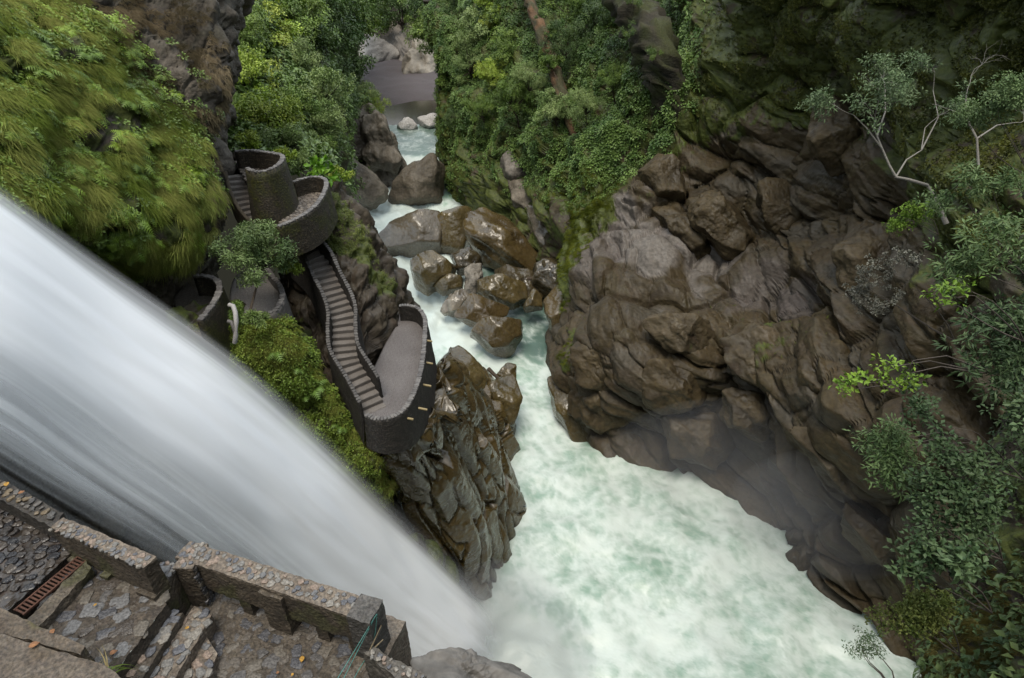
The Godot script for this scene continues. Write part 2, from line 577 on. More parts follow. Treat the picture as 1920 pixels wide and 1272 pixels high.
	grass_cliff = rock([
		[Vector3(-20.62, 38.95, -21.82), Vector3(-18.33, 36.63, -18.01), Vector3(-16.91, 34.86, -15.73), Vector3(-16.08, 33.51, -14.29), Vector3(-16.87, 31.94, -15.08), Vector3(-19.17, 29.34, -16.99), Vector3(-19.27, 25.49, -15.77), Vector3(-17.62, 22.6, -12.78), Vector3(-18.71, 16.93, -11.6)],
		[Vector3(-20.95, 39.27, -29.09), Vector3(-19.2, 36.28, -24.87), Vector3(-17.45, 34.12, -21.16), Vector3(-16.58, 32.56, -19.01), Vector3(-16.13, 31.21, -18.75), Vector3(-19.2, 27.8, -21.93), Vector3(-20.45, 23.52, -20.43), Vector3(-20.91, 19.66, -18.02), Vector3(-21.11, 11.95, -15.56)],
		[Vector3(-19.88, 39.43, -32.73), Vector3(-18.41, 36.05, -28.26), Vector3(-17.15, 33.54, -24.34), Vector3(-16.2, 31.53, -21.9), Vector3(-15.8, 29.84, -20.84), Vector3(-18.55, 26.33, -23.95), Vector3(-20.56, 21.65, -23.98), Vector3(-20.73, 16.46, -21.92), Vector3(-19.2, 8.36, -19.21)],
		[Vector3(-18, 39.59, -36.37), Vector3(-16.8, 35.81, -31.65), Vector3(-16.38, 32.86, -28.04), Vector3(-15.45, 30.65, -24.89), Vector3(-15.26, 28.53, -22.97), Vector3(-17.36, 25.01, -25.49), Vector3(-18.6, 21, -25.93), Vector3(-17.4, 14.81, -24.42), Vector3(-15.71, 6.04, -22.48)],
		[Vector3(-15.56, 39.69, -38.79), Vector3(-14.75, 35.62, -34.48), Vector3(-15.07, 32.51, -31.36), Vector3(-14.82, 29.47, -28.87), Vector3(-14.56, 28.04, -26.79), Vector3(-16.35, 25.3, -28.62), Vector3(-17.1, 21.94, -28.88), Vector3(-15.27, 15.03, -26.92), Vector3(-12.76, 6.39, -26.24)],
		[Vector3(-18.47, 40.12, -48.49), Vector3(-18.25, 34.87, -45.21), Vector3(-19.27, 30.25, -42.32), Vector3(-19.35, 25.93, -39.63), Vector3(-18.65, 23.9, -36), Vector3(-18.65, 21.26, -34.35), Vector3(-17.96, 18.92, -32.88), Vector3(-14.18, 12.4, -29.99), Vector3(-10.95, 3.15, -28.93)],
	], 230, 300, {"e1": Vector3(0.3, 0.9, 0.2), "e2": Vector3(0.9, -0.3, -0.4), "big": Vector3(3, 2, 3), "small": Vector3(1, 0.7, 1), "amount": 0.8, "amount2": 0.3, "swell": 0.8, "rough": 0.12, "tones": [Color(0.05, 0.042, 0.032), Color(0.10, 0.085, 0.06), Color(0.13, 0.11, 0.09)],
		"moss_all": 0.0, "moss": [[Vector3(-16.42, 33.12, -21.71), 9.0, 0.7], [Vector3(-15.27, 30.02, -23.31), 6.0, 0.6]]})
	structure("cliff", grass_cliff, M.soil, "steep earthy cliff under long hanging grass beside the waterfall")

	fern_ridge = rock([
		[Vector3(-16.45, 24.65, -23.5), Vector3(-14.72, 24, -24.74), Vector3(-12.8, 23.22, -26.85), Vector3(-12.83, 21.71, -29.91)],
		[Vector3(-14.78, 23.95, -21.64), Vector3(-12.96, 23.66, -22.76), Vector3(-10.97, 23.41, -24.37), Vector3(-11.64, 21.31, -27.31)],
		[Vector3(-13.49, 21.83, -21.15), Vector3(-11.29, 22.57, -22.19), Vector3(-9.42, 21.83, -23.26), Vector3(-10.44, 18.88, -26.97)],
		[Vector3(-12, 19.1, -20.62), Vector3(-9.67, 20.05, -21.8), Vector3(-8.18, 19.17, -22.67), Vector3(-8.96, 15.81, -26.23)],
		[Vector3(-10.55, 15.84, -20.35), Vector3(-8.31, 16.82, -21.55), Vector3(-7.13, 16.1, -22.28), Vector3(-7.76, 12.6, -25.4)],
		[Vector3(-9.02, 11.92, -20.26), Vector3(-7.45, 12.95, -21.49), Vector3(-6.64, 12.65, -22.13), Vector3(-7.23, 8.58, -25.25)],
		[Vector3(-7, 6.12, -21.35), Vector3(-5.41, 7.34, -22.11), Vector3(-4.32, 6.88, -23), Vector3(-4.18, 2.96, -25.27)],
		[Vector3(-5.67, -0.23, -22.1), Vector3(-3.68, -0.6, -23.63), Vector3(-2.53, -0.44, -24.92), Vector3(-2, -3.26, -26.1)],
	], 260, 110, {"e1": Vector3(0.5, -0.8, -0.2), "e2": Vector3(0.8, 0.5, 0), "big": Vector3(3.4, 1.8, 3), "small": Vector3(1.1, 0.7, 1), "amount": 0.9, "amount2": 0.3, "swell": 0.7, "rough": 0.1, "tones": [Color(0.045, 0.038, 0.026), Color(0.085, 0.068, 0.045)], "moss_all": 0.62})
	structure("ridge", fern_ridge, M.cliff, "fern covered rock ridge beside the waterfall")

	stair_rock = rock([
		[Vector3(-18, 28.41, -37.63), Vector3(-16.26, 25.3, -35.1), Vector3(-14.56, 23.25, -33.24), Vector3(-13.55, 21.27, -31.41), Vector3(-12.73, 19.34, -29.61), Vector3(-11.44, 17.78, -27.46), Vector3(-9.3, 16.59, -25.54), Vector3(-7.8, 15.32, -24.74), Vector3(-6.91, 8.37, -26.29), Vector3(-4.8, -0.72, -27.69)],
		[Vector3(-15.92, 28.79, -34.34), Vector3(-14.57, 26.38, -32.12), Vector3(-12.98, 24.4, -30.65), Vector3(-12.08, 22.54, -29.02), Vector3(-11.25, 20.91, -27.41), Vector3(-9.93, 19.57, -25.27), Vector3(-7.91, 18.92, -23.1), Vector3(-6.88, 17.39, -23.09), Vector3(-6.05, 11.25, -24.56), Vector3(-4.3, 0.16, -27.06)],
		[Vector3(-14.13, 27.93, -33.57), Vector3(-13.28, 25.68, -31.45), Vector3(-12.07, 24.45, -30.68), Vector3(-10.67, 22.89, -29), Vector3(-9.86, 21.37, -27.22), Vector3(-8.82, 20.16, -25.17), Vector3(-7.22, 19.38, -23.03), Vector3(-6.31, 17.83, -23.01), Vector3(-5.57, 11.52, -24.72), Vector3(-3.91, 0.16, -27.06)],
		[Vector3(-12.67, 26.82, -33.11), Vector3(-11.77, 25.42, -31.29), Vector3(-10.56, 24.53, -30.73), Vector3(-9.34, 22.89, -29), Vector3(-8.61, 21.31, -27.31), Vector3(-8.01, 20.28, -25.24), Vector3(-7.05, 19.67, -23.45), Vector3(-6.18, 17.92, -23.53), Vector3(-5.56, 10.76, -25.43), Vector3(-3.56, -0.28, -27.38)],
		[Vector3(-11.58, 27.35, -34.14), Vector3(-10.45, 25.72, -32.18), Vector3(-9.37, 24.41, -31.37), Vector3(-7.86, 22.6, -29.88), Vector3(-7.56, 20.92, -28.24), Vector3(-7.56, 19.94, -25.98), Vector3(-6.97, 19.46, -24.03), Vector3(-6.09, 17.77, -23.91), Vector3(-5.55, 10.01, -26.14), Vector3(-3.2, -0.72, -27.69)],
		[Vector3(-11.14, 27.24, -34.79), Vector3(-9.97, 25.75, -34.32), Vector3(-8.57, 23.47, -33.37), Vector3(-7.17, 21.22, -32.55), Vector3(-6.88, 19.72, -31.5), Vector3(-7.27, 19.05, -27.78), Vector3(-6.82, 18.97, -24.66), Vector3(-6.05, 17.24, -24.76), Vector3(-5.53, 9.25, -26.84), Vector3(-2.8, -0.72, -27.69)],
		[Vector3(-12.41, 25.17, -41.51), Vector3(-10.39, 23.45, -40.43), Vector3(-8.69, 20.66, -39.28), Vector3(-7.11, 18.06, -38.25), Vector3(-6.25, 15.08, -36.38), Vector3(-5.82, 14.83, -32.69), Vector3(-5.72, 14.86, -29.17), Vector3(-5.56, 14.37, -27.69), Vector3(-4.96, 6.22, -29.67), Vector3(-2.51, -2.48, -28.95)],
	], 220, 260, {"e1": Vector3(0.35, -0.85, 0.25), "e2": Vector3(0.8, 0.35, 0.1), "big": Vector3(3.6, 1.7, 3), "small": Vector3(1.2, 0.6, 1), "tiny": Vector3(0.5, 0.3, 0.5), "amount": 0.8, "amount2": 0.4, "amount3": 0.12, "beds": 0.12, "swell": 0.3, "rough": 0.06, "tones": [Color(0.055, 0.042, 0.028), Color(0.10, 0.078, 0.052), Color(0.085, 0.07, 0.052)],
		"moss": [[Vector3(-11.13, 26.17, -32.7), 2.6, 0.62], [Vector3(-9.89, 25.38, -32.21), 2.6, 0.6], [Vector3(-7.75, 22.36, -32.09), 2.0, 0.62], [Vector3(-11.05, 21.93, -27.69), 1.5, 0.5], [Vector3(-8.59, 23.66, -32.31), 1.6, 0.6]]})
	structure("outcrop", stair_rock, M.cliff, "steep rock outcrop carrying the stone stairs")

	rib_rock = rock([
		[Vector3(-9.33, 13.64, -29.59), Vector3(-8.35, 15.68, -26.15), Vector3(-7.79, 12.71, -26.64), Vector3(-7.19, 9.25, -26.84), Vector3(-6.52, 4.45, -27.38), Vector3(-5.2, -0.38, -27.9), Vector3(-3.85, -4.81, -28.67)],
		[Vector3(-8.04, 16.21, -26.48), Vector3(-6.54, 19.56, -21.38), Vector3(-6.35, 15.96, -23.14), Vector3(-5.96, 12.43, -23.88), Vector3(-5.3, 7.97, -24.51), Vector3(-4.14, 3.77, -25.3), Vector3(-2.92, -0.24, -25.87), Vector3(-2.66, -3.68, -27.02)],
		[Vector3(-5.94, 16.59, -25.54), Vector3(-4.86, 19.41, -20.57), Vector3(-4.69, 16.79, -21.88), Vector3(-4.32, 12.83, -23.42), Vector3(-3.55, 8.6, -24.32), Vector3(-2.57, 4.11, -25.05), Vector3(-2.06, -0.19, -25.66), Vector3(-1.84, -3.85, -26.91)],
		[Vector3(-5.21, 15.71, -29.7), Vector3(-3.93, 18.96, -23.48), Vector3(-3.54, 15.53, -24.87), Vector3(-2.94, 12.4, -25.51), Vector3(-2.15, 8.16, -26.4), Vector3(-1.42, 3.12, -26.55), Vector3(-1.31, -0.26, -25.97), Vector3(-1.15, -3.68, -27.02)],
		[Vector3(-5.23, 12.6, -38.37), Vector3(-4, 17.71, -29.18), Vector3(-2.84, 12.3, -31.11), Vector3(-1.91, 9.86, -30.06), Vector3(-1.07, 5.68, -29.57), Vector3(-0.55, 1.58, -28.66), Vector3(-0.74, -0.4, -26.71), Vector3(-0.42, -4.25, -27.84)],
		[Vector3(-5.35, 5.33, -50.33), Vector3(-4.54, 8.92, -43.15), Vector3(-1.61, 5.39, -40.94), Vector3(-0.79, 4.29, -36.01), Vector3(-0.17, 2.82, -32.73), Vector3(0.12, 0.35, -30.13), Vector3(-0.16, -0.78, -27.65), Vector3(0.09, -4.63, -28.79)],
		[Vector3(-3.17, 0.22, -55.4), Vector3(-2.88, 3.04, -50.09), Vector3(0.75, 0.42, -46.33), Vector3(0.5, -0.44, -41.07), Vector3(0.56, -0.97, -36.26), Vector3(0.6, -1.22, -31.38), Vector3(0.33, -1.84, -28.87), Vector3(0.65, -4.98, -29.75)],
		[Vector3(-0.98, -3.15, -59.19), Vector3(-0.62, -1.65, -55.41), Vector3(2.4, -4.81, -51.07), Vector3(1.97, -6.04, -45.59), Vector3(1.85, -6.78, -40.41), Vector3(1.72, -7.43, -35.28), Vector3(1.42, -8.56, -32.22), Vector3(1.42, -9.76, -31.47)],
	], 240, 260, {"e1": Vector3(0.22, -0.95, -0.1), "e2": Vector3(0.9, 0.2, -0.3), "big": Vector3(16, 2.5, 5), "small": Vector3(6, 1.4, 3), "amount": 1.5, "amount2": 0.35, "beds": 0.06, "rooted": 3.0, "crack": 0.9, "swell": 0.5, "rough": 0.05, "tilt": 1.0, "steep": 2.0, "tones": [Color(0.060, 0.042, 0.016), Color(0.130, 0.092, 0.034), Color(0.09, 0.066, 0.030)]})
	structure("rock_rib", rib_rock, M.wet, "glossy wet rock rib dropping from the lowest platform to the pool")

	back_hill = rock([
		[Vector3(-18.33, 27.42, -35.84), Vector3(-21, 29.21, -44.04), Vector3(-24, 31.66, -52.64), Vector3(-28, 35.78, -64.65), Vector3(-30, 41.64, -73.02)],
		[Vector3(-16.58, 27.12, -38.01), Vector3(-18.8, 28.8, -46.13), Vector3(-23.07, 30.87, -59.22), Vector3(-27.35, 35.47, -73.88), Vector3(-29.91, 42.24, -85.19)],
		[Vector3(-14.91, 25.95, -40.81), Vector3(-18.04, 27.75, -51.37), Vector3(-22.98, 29.55, -70.18), Vector3(-27.3, 34.91, -90.05), Vector3(-30.8, 43.34, -107.1)],
		[Vector3(-15.91, 22.91, -49.53), Vector3(-20.36, 24.61, -67.1), Vector3(-26.43, 26.64, -94.31), Vector3(-31.31, 32.22, -120.2), Vector3(-34.91, 45.28, -146.05)],
		[Vector3(-23.57, 10.39, -82.98), Vector3(-25.53, 14.31, -91.33), Vector3(-28.18, 17.85, -105.33), Vector3(-33.6, 21.22, -131.02), Vector3(-41.59, 27.44, -170.28), Vector3(-46.36, 45.69, -205.26)],
		[Vector3(-29.45, 6.42, -121.77), Vector3(-32.73, 10.89, -130.45), Vector3(-34.51, 13.81, -138.18), Vector3(-40.36, 15.87, -163.05), Vector3(-51.47, 21.69, -213.85), Vector3(-55.36, 44.26, -251.54)],
		[Vector3(-35.45, 4.31, -155.82), Vector3(-41.73, 5.06, -179.88), Vector3(-50.91, 5.41, -215.47), Vector3(-58, 12.33, -243.38), Vector3(-63.27, 17.4, -270.13), Vector3(-63.64, 45.45, -299.45)],
	], 130, 110, {"e1": Vector3.RIGHT, "e2": Vector3.UP, "big": Vector3(7, 4, 7), "small": Vector3(2, 2, 2), "amount": 1.2, "amount2": 0.3, "swell": 2.0, "rough": 0.2, "tones": [Color(0.045, 0.04, 0.028), Color(0.07, 0.06, 0.04)], "moss_all": 0.6})
	tag(part("hill", back_hill.mesh, M.soil, self), "forested slope behind the round lookouts", "hill", "", "structure")

	var far := rock([
		[Vector3(-109.09, -8.57, -324.65), Vector3(-112.73, 11.39, -348.92), Vector3(-120, 30.02, -384.14), Vector3(-130.91, 62.6, -439.88)],
		[Vector3(-73.84, 1.77, -286.31), Vector3(-74.31, 8.79, -297.77), Vector3(-80.32, 24.52, -327.64), Vector3(-90.18, 59.87, -391)],
		[Vector3(-52.77, 2.72, -282.18), Vector3(-53.8, 10.35, -292.85), Vector3(-57.27, 24.76, -321.89), Vector3(-64.43, 59.53, -384.89)],
		[Vector3(-42.55, 2.59, -260.88), Vector3(-44.73, 13.09, -274.51), Vector3(-47.64, 25.61, -301.2), Vector3(-54.55, 58.5, -366.56)],
		[Vector3(-25.41, 2.97, -231.63), Vector3(-26.24, 12.1, -245.59), Vector3(-27.89, 25.02, -270.17), Vector3(-31.91, 56.45, -329.91)],
		[Vector3(0, 5.4, -227.26), Vector3(0, 12.91, -237.85), Vector3(0, 25.62, -257.58), Vector3(0, 55.09, -305.47)],
	], 90, 70, {"e1": Vector3(0.5, 0.8, 0), "e2": Vector3(0.8, -0.5, 0), "big": Vector3(14, 9, 14), "small": Vector3(5, 4, 5), "amount": 4.0, "amount2": 1.0, "swell": 2.0, "rough": 0.3, "tones": [Color(0.17, 0.15, 0.125), Color(0.28, 0.25, 0.22)]})
	tag(part("hill", far.mesh, M.dry, self), "far wooded hill with grey rock at its foot behind the beach", "hill", "", "structure")

	near_bank = rock([
		[Vector3(11.28, 18.72, -8), Vector3(12.13, 21.21, -9.55), Vector3(13.58, 22.3, -11.41), Vector3(15.78, 23.25, -13.78), Vector3(17.75, 24.86, -16.55), Vector3(19, 27.29, -19.25), Vector3(20.95, 29.65, -23.08), Vector3(23.05, 31.96, -26.88)],
		[Vector3(10.31, 22.69, -6.35), Vector3(11.2, 24.17, -7.87), Vector3(12.55, 24.92, -9.51), Vector3(13.96, 25.89, -11.3), Vector3(15.45, 27.37, -13.4), Vector3(16.69, 29.24, -15.75), Vector3(18.73, 31.04, -19.23), Vector3(21.75, 32.66, -23.78)],
		[Vector3(9.45, 26.09, -4.94), Vector3(10.3, 27.13, -6.18), Vector3(11.78, 27.53, -7.61), Vector3(13.12, 28.16, -9.18), Vector3(14.25, 29.24, -11.04), Vector3(15.27, 30.7, -13.13), Vector3(17.46, 32.08, -16.35), Vector3(20.73, 33.35, -20.68)],
		[Vector3(9.75, 28.93, -3.76), Vector3(9.75, 30.1, -4.5), Vector3(10.96, 30.15, -5.71), Vector3(12.18, 30.43, -7.06), Vector3(13.4, 31.12, -8.67), Vector3(14.62, 32.16, -10.5), Vector3(17.05, 33.13, -13.46), Vector3(20.71, 34.05, -17.58)],
	], 90, 140, {"e1": Vector3.UP, "e2": Vector3.RIGHT, "big": Vector3(2.5, 2, 2), "small": Vector3(0.8, 0.6, 0.8), "amount": 0.7, "amount2": 0.25, "swell": 0.5, "rough": 0.1, "tones": [Color(0.04, 0.032, 0.022), Color(0.075, 0.06, 0.042)], "moss_all": 0.45})
	tag(part("bank", near_bank.mesh, M.soil, self), "steep earth bank under the shrubs right of the pool", "bank", "", "structure")

	# the dark cleft between the ridge and the rock rib
	var cleft := rock([
		[Vector3(-11.44, 14.29, -28.81), Vector3(-9.57, 9.4, -28.11), Vector3(-8.02, 3.96, -28.25), Vector3(-5.85, -2.83, -28.73), Vector3(-4.9, -7.76, -29.19)],
		[Vector3(-7.8, 12.7, -30.18), Vector3(-6.87, 7.2, -30.28), Vector3(-5.73, 1.53, -30.27), Vector3(-3.49, -4.61, -29.98), Vector3(-2.73, -8.69, -29.78)],
		[Vector3(-5.82, 12.05, -30.95), Vector3(-5.08, 6.46, -31), Vector3(-4.18, 0.71, -30.94), Vector3(-1.78, -5.49, -30.6), Vector3(-0.93, -9.63, -30.38)],
	], 40, 70, {"e1": Vector3(0.3, -0.9, -0.1), "e2": Vector3(0.9, 0.3, 0), "big": Vector3(4, 2, 3), "small": Vector3(1.4, 0.8, 1), "amount": 0.8, "amount2": 0.3, "tones": [Color(0.055, 0.042, 0.026), Color(0.10, 0.078, 0.048)]})
	structure("cleft", cleft, M.cliff, "dark cleft between the fern ridge and the rock rib")
	# unseen gorge walls above and behind the lookout, added to shade upright rock
	var woods := [Color(0.030, 0.036, 0.016), Color(0.06, 0.062, 0.034)]
	var high := {"e1": Vector3(0.6, 0.1, 0.6), "e2": Vector3.UP, "big": Vector3(12, 8, 10), "small": Vector3(4, 3, 4), "amount": 3.0, "amount2": 1.0, "swell": 2.0, "tones": woods, "moss_all": 0.5}
	var above := [
		["unseen high dark cliff of the waterfall added behind the viewpoint to shade the gorge", [[Vector3(-70, -3, 30), Vector3(-66, 30, 32), Vector3(-68, 70, 42)], [Vector3(-22, -3, 28), Vector3(-22, 30, 32), Vector3(-24, 72, 42)], [Vector3(22, -3, 28), Vector3(22, 30, 30), Vector3(26, 78, 38)], [Vector3(66, -3, 30), Vector3(62, 40, 30), Vector3(66, 85, 36)]]],
		["unseen high wooded cliff added above the right side of the pool to narrow the sky", [[Vector3(52, 5, 30), Vector3(52, 45, 28), Vector3(58, 85, 26)], [Vector3(50, 15, -14), Vector3(52, 45, -16), Vector3(58, 80, -18)], [Vector3(50, 30, -52), Vector3(54, 50, -56), Vector3(62, 84, -60)], [Vector3(36, 32, -84), Vector3(42, 60, -90), Vector3(52, 95, -98)]]],
		["unseen high wooded cliff added above the grassy slope on the left to narrow the sky", [[Vector3(-66, 5, 30), Vector3(-62, 40, 28), Vector3(-68, 75, 26)], [Vector3(-38, 25, -14), Vector3(-44, 50, -16), Vector3(-58, 80, -18)], [Vector3(-40, 40, -50), Vector3(-48, 62, -52), Vector3(-62, 95, -56)], [Vector3(-66, 45, -100), Vector3(-74, 70, -104), Vector3(-90, 100, -110)]]],
	]
	for a in above:
		tag(part("cliff", rock(a[1], 60, 40, high).mesh, M.soil, self), a[0], "rock", "", "structure")

# ---------------------------------------------------------------- water
func level(x: float, f: float) -> float:        # height of the river at f metres from the lookout
	var y := 0.0
	y += smoothstep(52.0, 62.0, f) * 0.9
	y += smoothstep(62.0, 78.0, f) * 1.6
	y += smoothstep(80.0, 104.0, f) * 2.2
	y += smoothstep(112.0, 124.0, f) * 1.6
	return y

func build_water() -> void:
	var ridged := FastNoiseLite.new()
	ridged.seed = 4
	ridged.noise_type = FastNoiseLite.TYPE_SIMPLEX_SMOOTH
	ridged.fractal_type = FastNoiseLite.FRACTAL_RIDGED
	ridged.frequency = 0.11
	ridged.fractal_octaves = 5
	ridged.domain_warp_enabled = true
	ridged.domain_warp_amplitude = 5.0
	ridged.domain_warp_frequency = 0.12
	var soft := FastNoiseLite.new()
	soft.seed = 9
	soft.frequency = 0.16
	soft.fractal_octaves = 5
	soft.domain_warp_enabled = true
	soft.domain_warp_amplitude = 4.0
	soft.domain_warp_frequency = 0.15
	var swell := FastNoiseLite.new()
	swell.seed = 19
	swell.frequency = 0.16
	swell.fractal_octaves = 3
	swell.fractal_gain = 0.4
	var nu := 600
	var nv := 680
	var P := PackedVector3Array()
	var col := PackedColorArray()
	P.resize(nu * nv)
	col.resize(nu * nv)
	var glass := Color(0.018, 0.045, 0.040)
	var jade := Color(0.25, 0.38, 0.30)
	var foam := Color(0.53, 0.60, 0.57)
	for j in nv:
		var f := 12.0 * exp(j * log(150.0 / 12.0) / (nv - 1))
		var lo := lerpf(-26.0, -34.0, smoothstep(40.0, 120.0, f))
		var hi := lerpf(34.0, 16.0, smoothstep(30.0, 75.0, f))
		for i in nu:
			var x := lerpf(lo, hi, float(i) / (nu - 1))
			var churn := 1.0 - smoothstep(46.0, 56.0, f)                     # the plunge pool
			var a := soft.get_noise_2d(x, -f)
			var b := ridged.get_noise_2d(x, -f * 0.9)
			var c := ridged.get_noise_2d(x * 3.1 + 50.0, -f * 2.6)
			var lace := ridged.get_noise_2d(x * 5.5 - 80.0 + a * 6.0, -f * 5.0)
			var y := level(x, f)
			# foam: thick in the pool and on the drops, thin on the smooth tongue and the deep green reach
			var white := lerpf(0.43, 0.84, smoothstep(55.0, 62.0, f))
			white = lerpf(white, 0.0, clampf(1.0 - Vector2((x - 3.5) / 4.0, (f - 62.0) / 8.0).length(), 0, 1) * 2.2)
			white = lerpf(white, 0.12, smoothstep(-3.5, 0.5, x + (f - 60.0) * 0.25) * smoothstep(54.0, 59.0, f) * (1.0 - smoothstep(74.0, 80.0, f)))
			white = lerpf(white, 0.05, clampf(1.4 - Vector2((x + 12.0) / 9.0, (f - 105.0) / 7.0).length(), 0, 1))
			white = lerpf(white, 0.95, clampf(1.5 - Vector2((x + 8.5) / 4.0, (f - 112.0) / 4.0).length(), 0, 1))
			white = lerpf(white, 0.16, smoothstep(119.0, 123.0, f))
			white = maxf(white, 0.95 * clampf(1.6 - Vector2((x + 1.5) / 6.0, (f - 19.0) / 6.0).length(), 0, 1))
			var chop := 0.16 * churn + 0.22 * smoothstep(56.0, 64.0, f) * (1.0 - smoothstep(116.0, 120.0, f)) + 0.1
			chop *= 0.35 + 0.8 * white
			y += swell.get_noise_2d(x, f) * chop * 3.0 + b * chop * 0.35
			P[j * nu + i] = Vector3(x, y, -f)
			var v := clampf((white - 0.5) * 1.7 + 0.5 + a * 0.42 + b * 0.26 + c * 0.34 + lace * 0.36, 0, 1)
			var base := jade.lerp(glass, clampf(1.0 - white * 1.9, 0, 1))
			col[j * nu + i] = base.lerp(foam, v * v * (3.0 - 2.0 * v))
	var w := StandardMaterial3D.new()
	w.vertex_color_use_as_albedo = true
	w.roughness = 0.38
	w.metallic_specular = 0.5
	var m := mesh_of(P, grid_index(nu, nv, false), col)
	tag(part("river", m, w, self), "white and pale green rushing river and pool", "water", "", "structure")
	# still brown water and sand bars in front of the far hill
	var sand := PackedVector3Array()
	var sc := PackedColorArray()
	nu = 120
	nv = 120
	for j in nv:
		var f := lerpf(128.0, 300.0, float(j) / (nv - 1))
		for i in nu:
			var x := lerpf(-95.0, 5.0, float(i) / (nu - 1))
			var y := 6.0 + n_big.get_noise_2d(x * 0.30, f * 0.20) * 1.6 + 0.15 + smoothstep(160.0, 215.0, f) * 0.7 - (1.0 - smoothstep(138.0, 158.0, f)) * 2.0
			sand.append(Vector3(x, y, -f))
			var g := n_fine.get_noise_2d(x, f) * 0.2 + n_mid.get_noise_2d(x, f) * 0.2 + 0.5
			sc.append(Color(0.075, 0.060, 0.062).lerp(Color(0.115, 0.095, 0.098), g))
	tag(part("beach", mesh_of(sand, grid_index(nu, nv, false), sc), M.soil, self), "dark grey brown sand bars", "sand", "", "structure")
	var pm := StandardMaterial3D.new()
	pm.albedo_color = Color(0.20, 0.17, 0.16)
	pm.roughness = 0.12
	var pond := PackedVector3Array()
	for j in 40:
		for i in 40:
			var q := Vector3(lerpf(-95, 5, i / 39.0), 6.22, -lerpf(140, 300, j / 39.0))
			q.y += n_mid.get_noise_2d(q.x * 2, q.z * 2) * 0.02
			pond.append(q)
	tag(part("pond", mesh_of(pond, grid_index(40, 40, false)), pm, self), "still brown shallow water between the sand bars", "water", "", "structure")

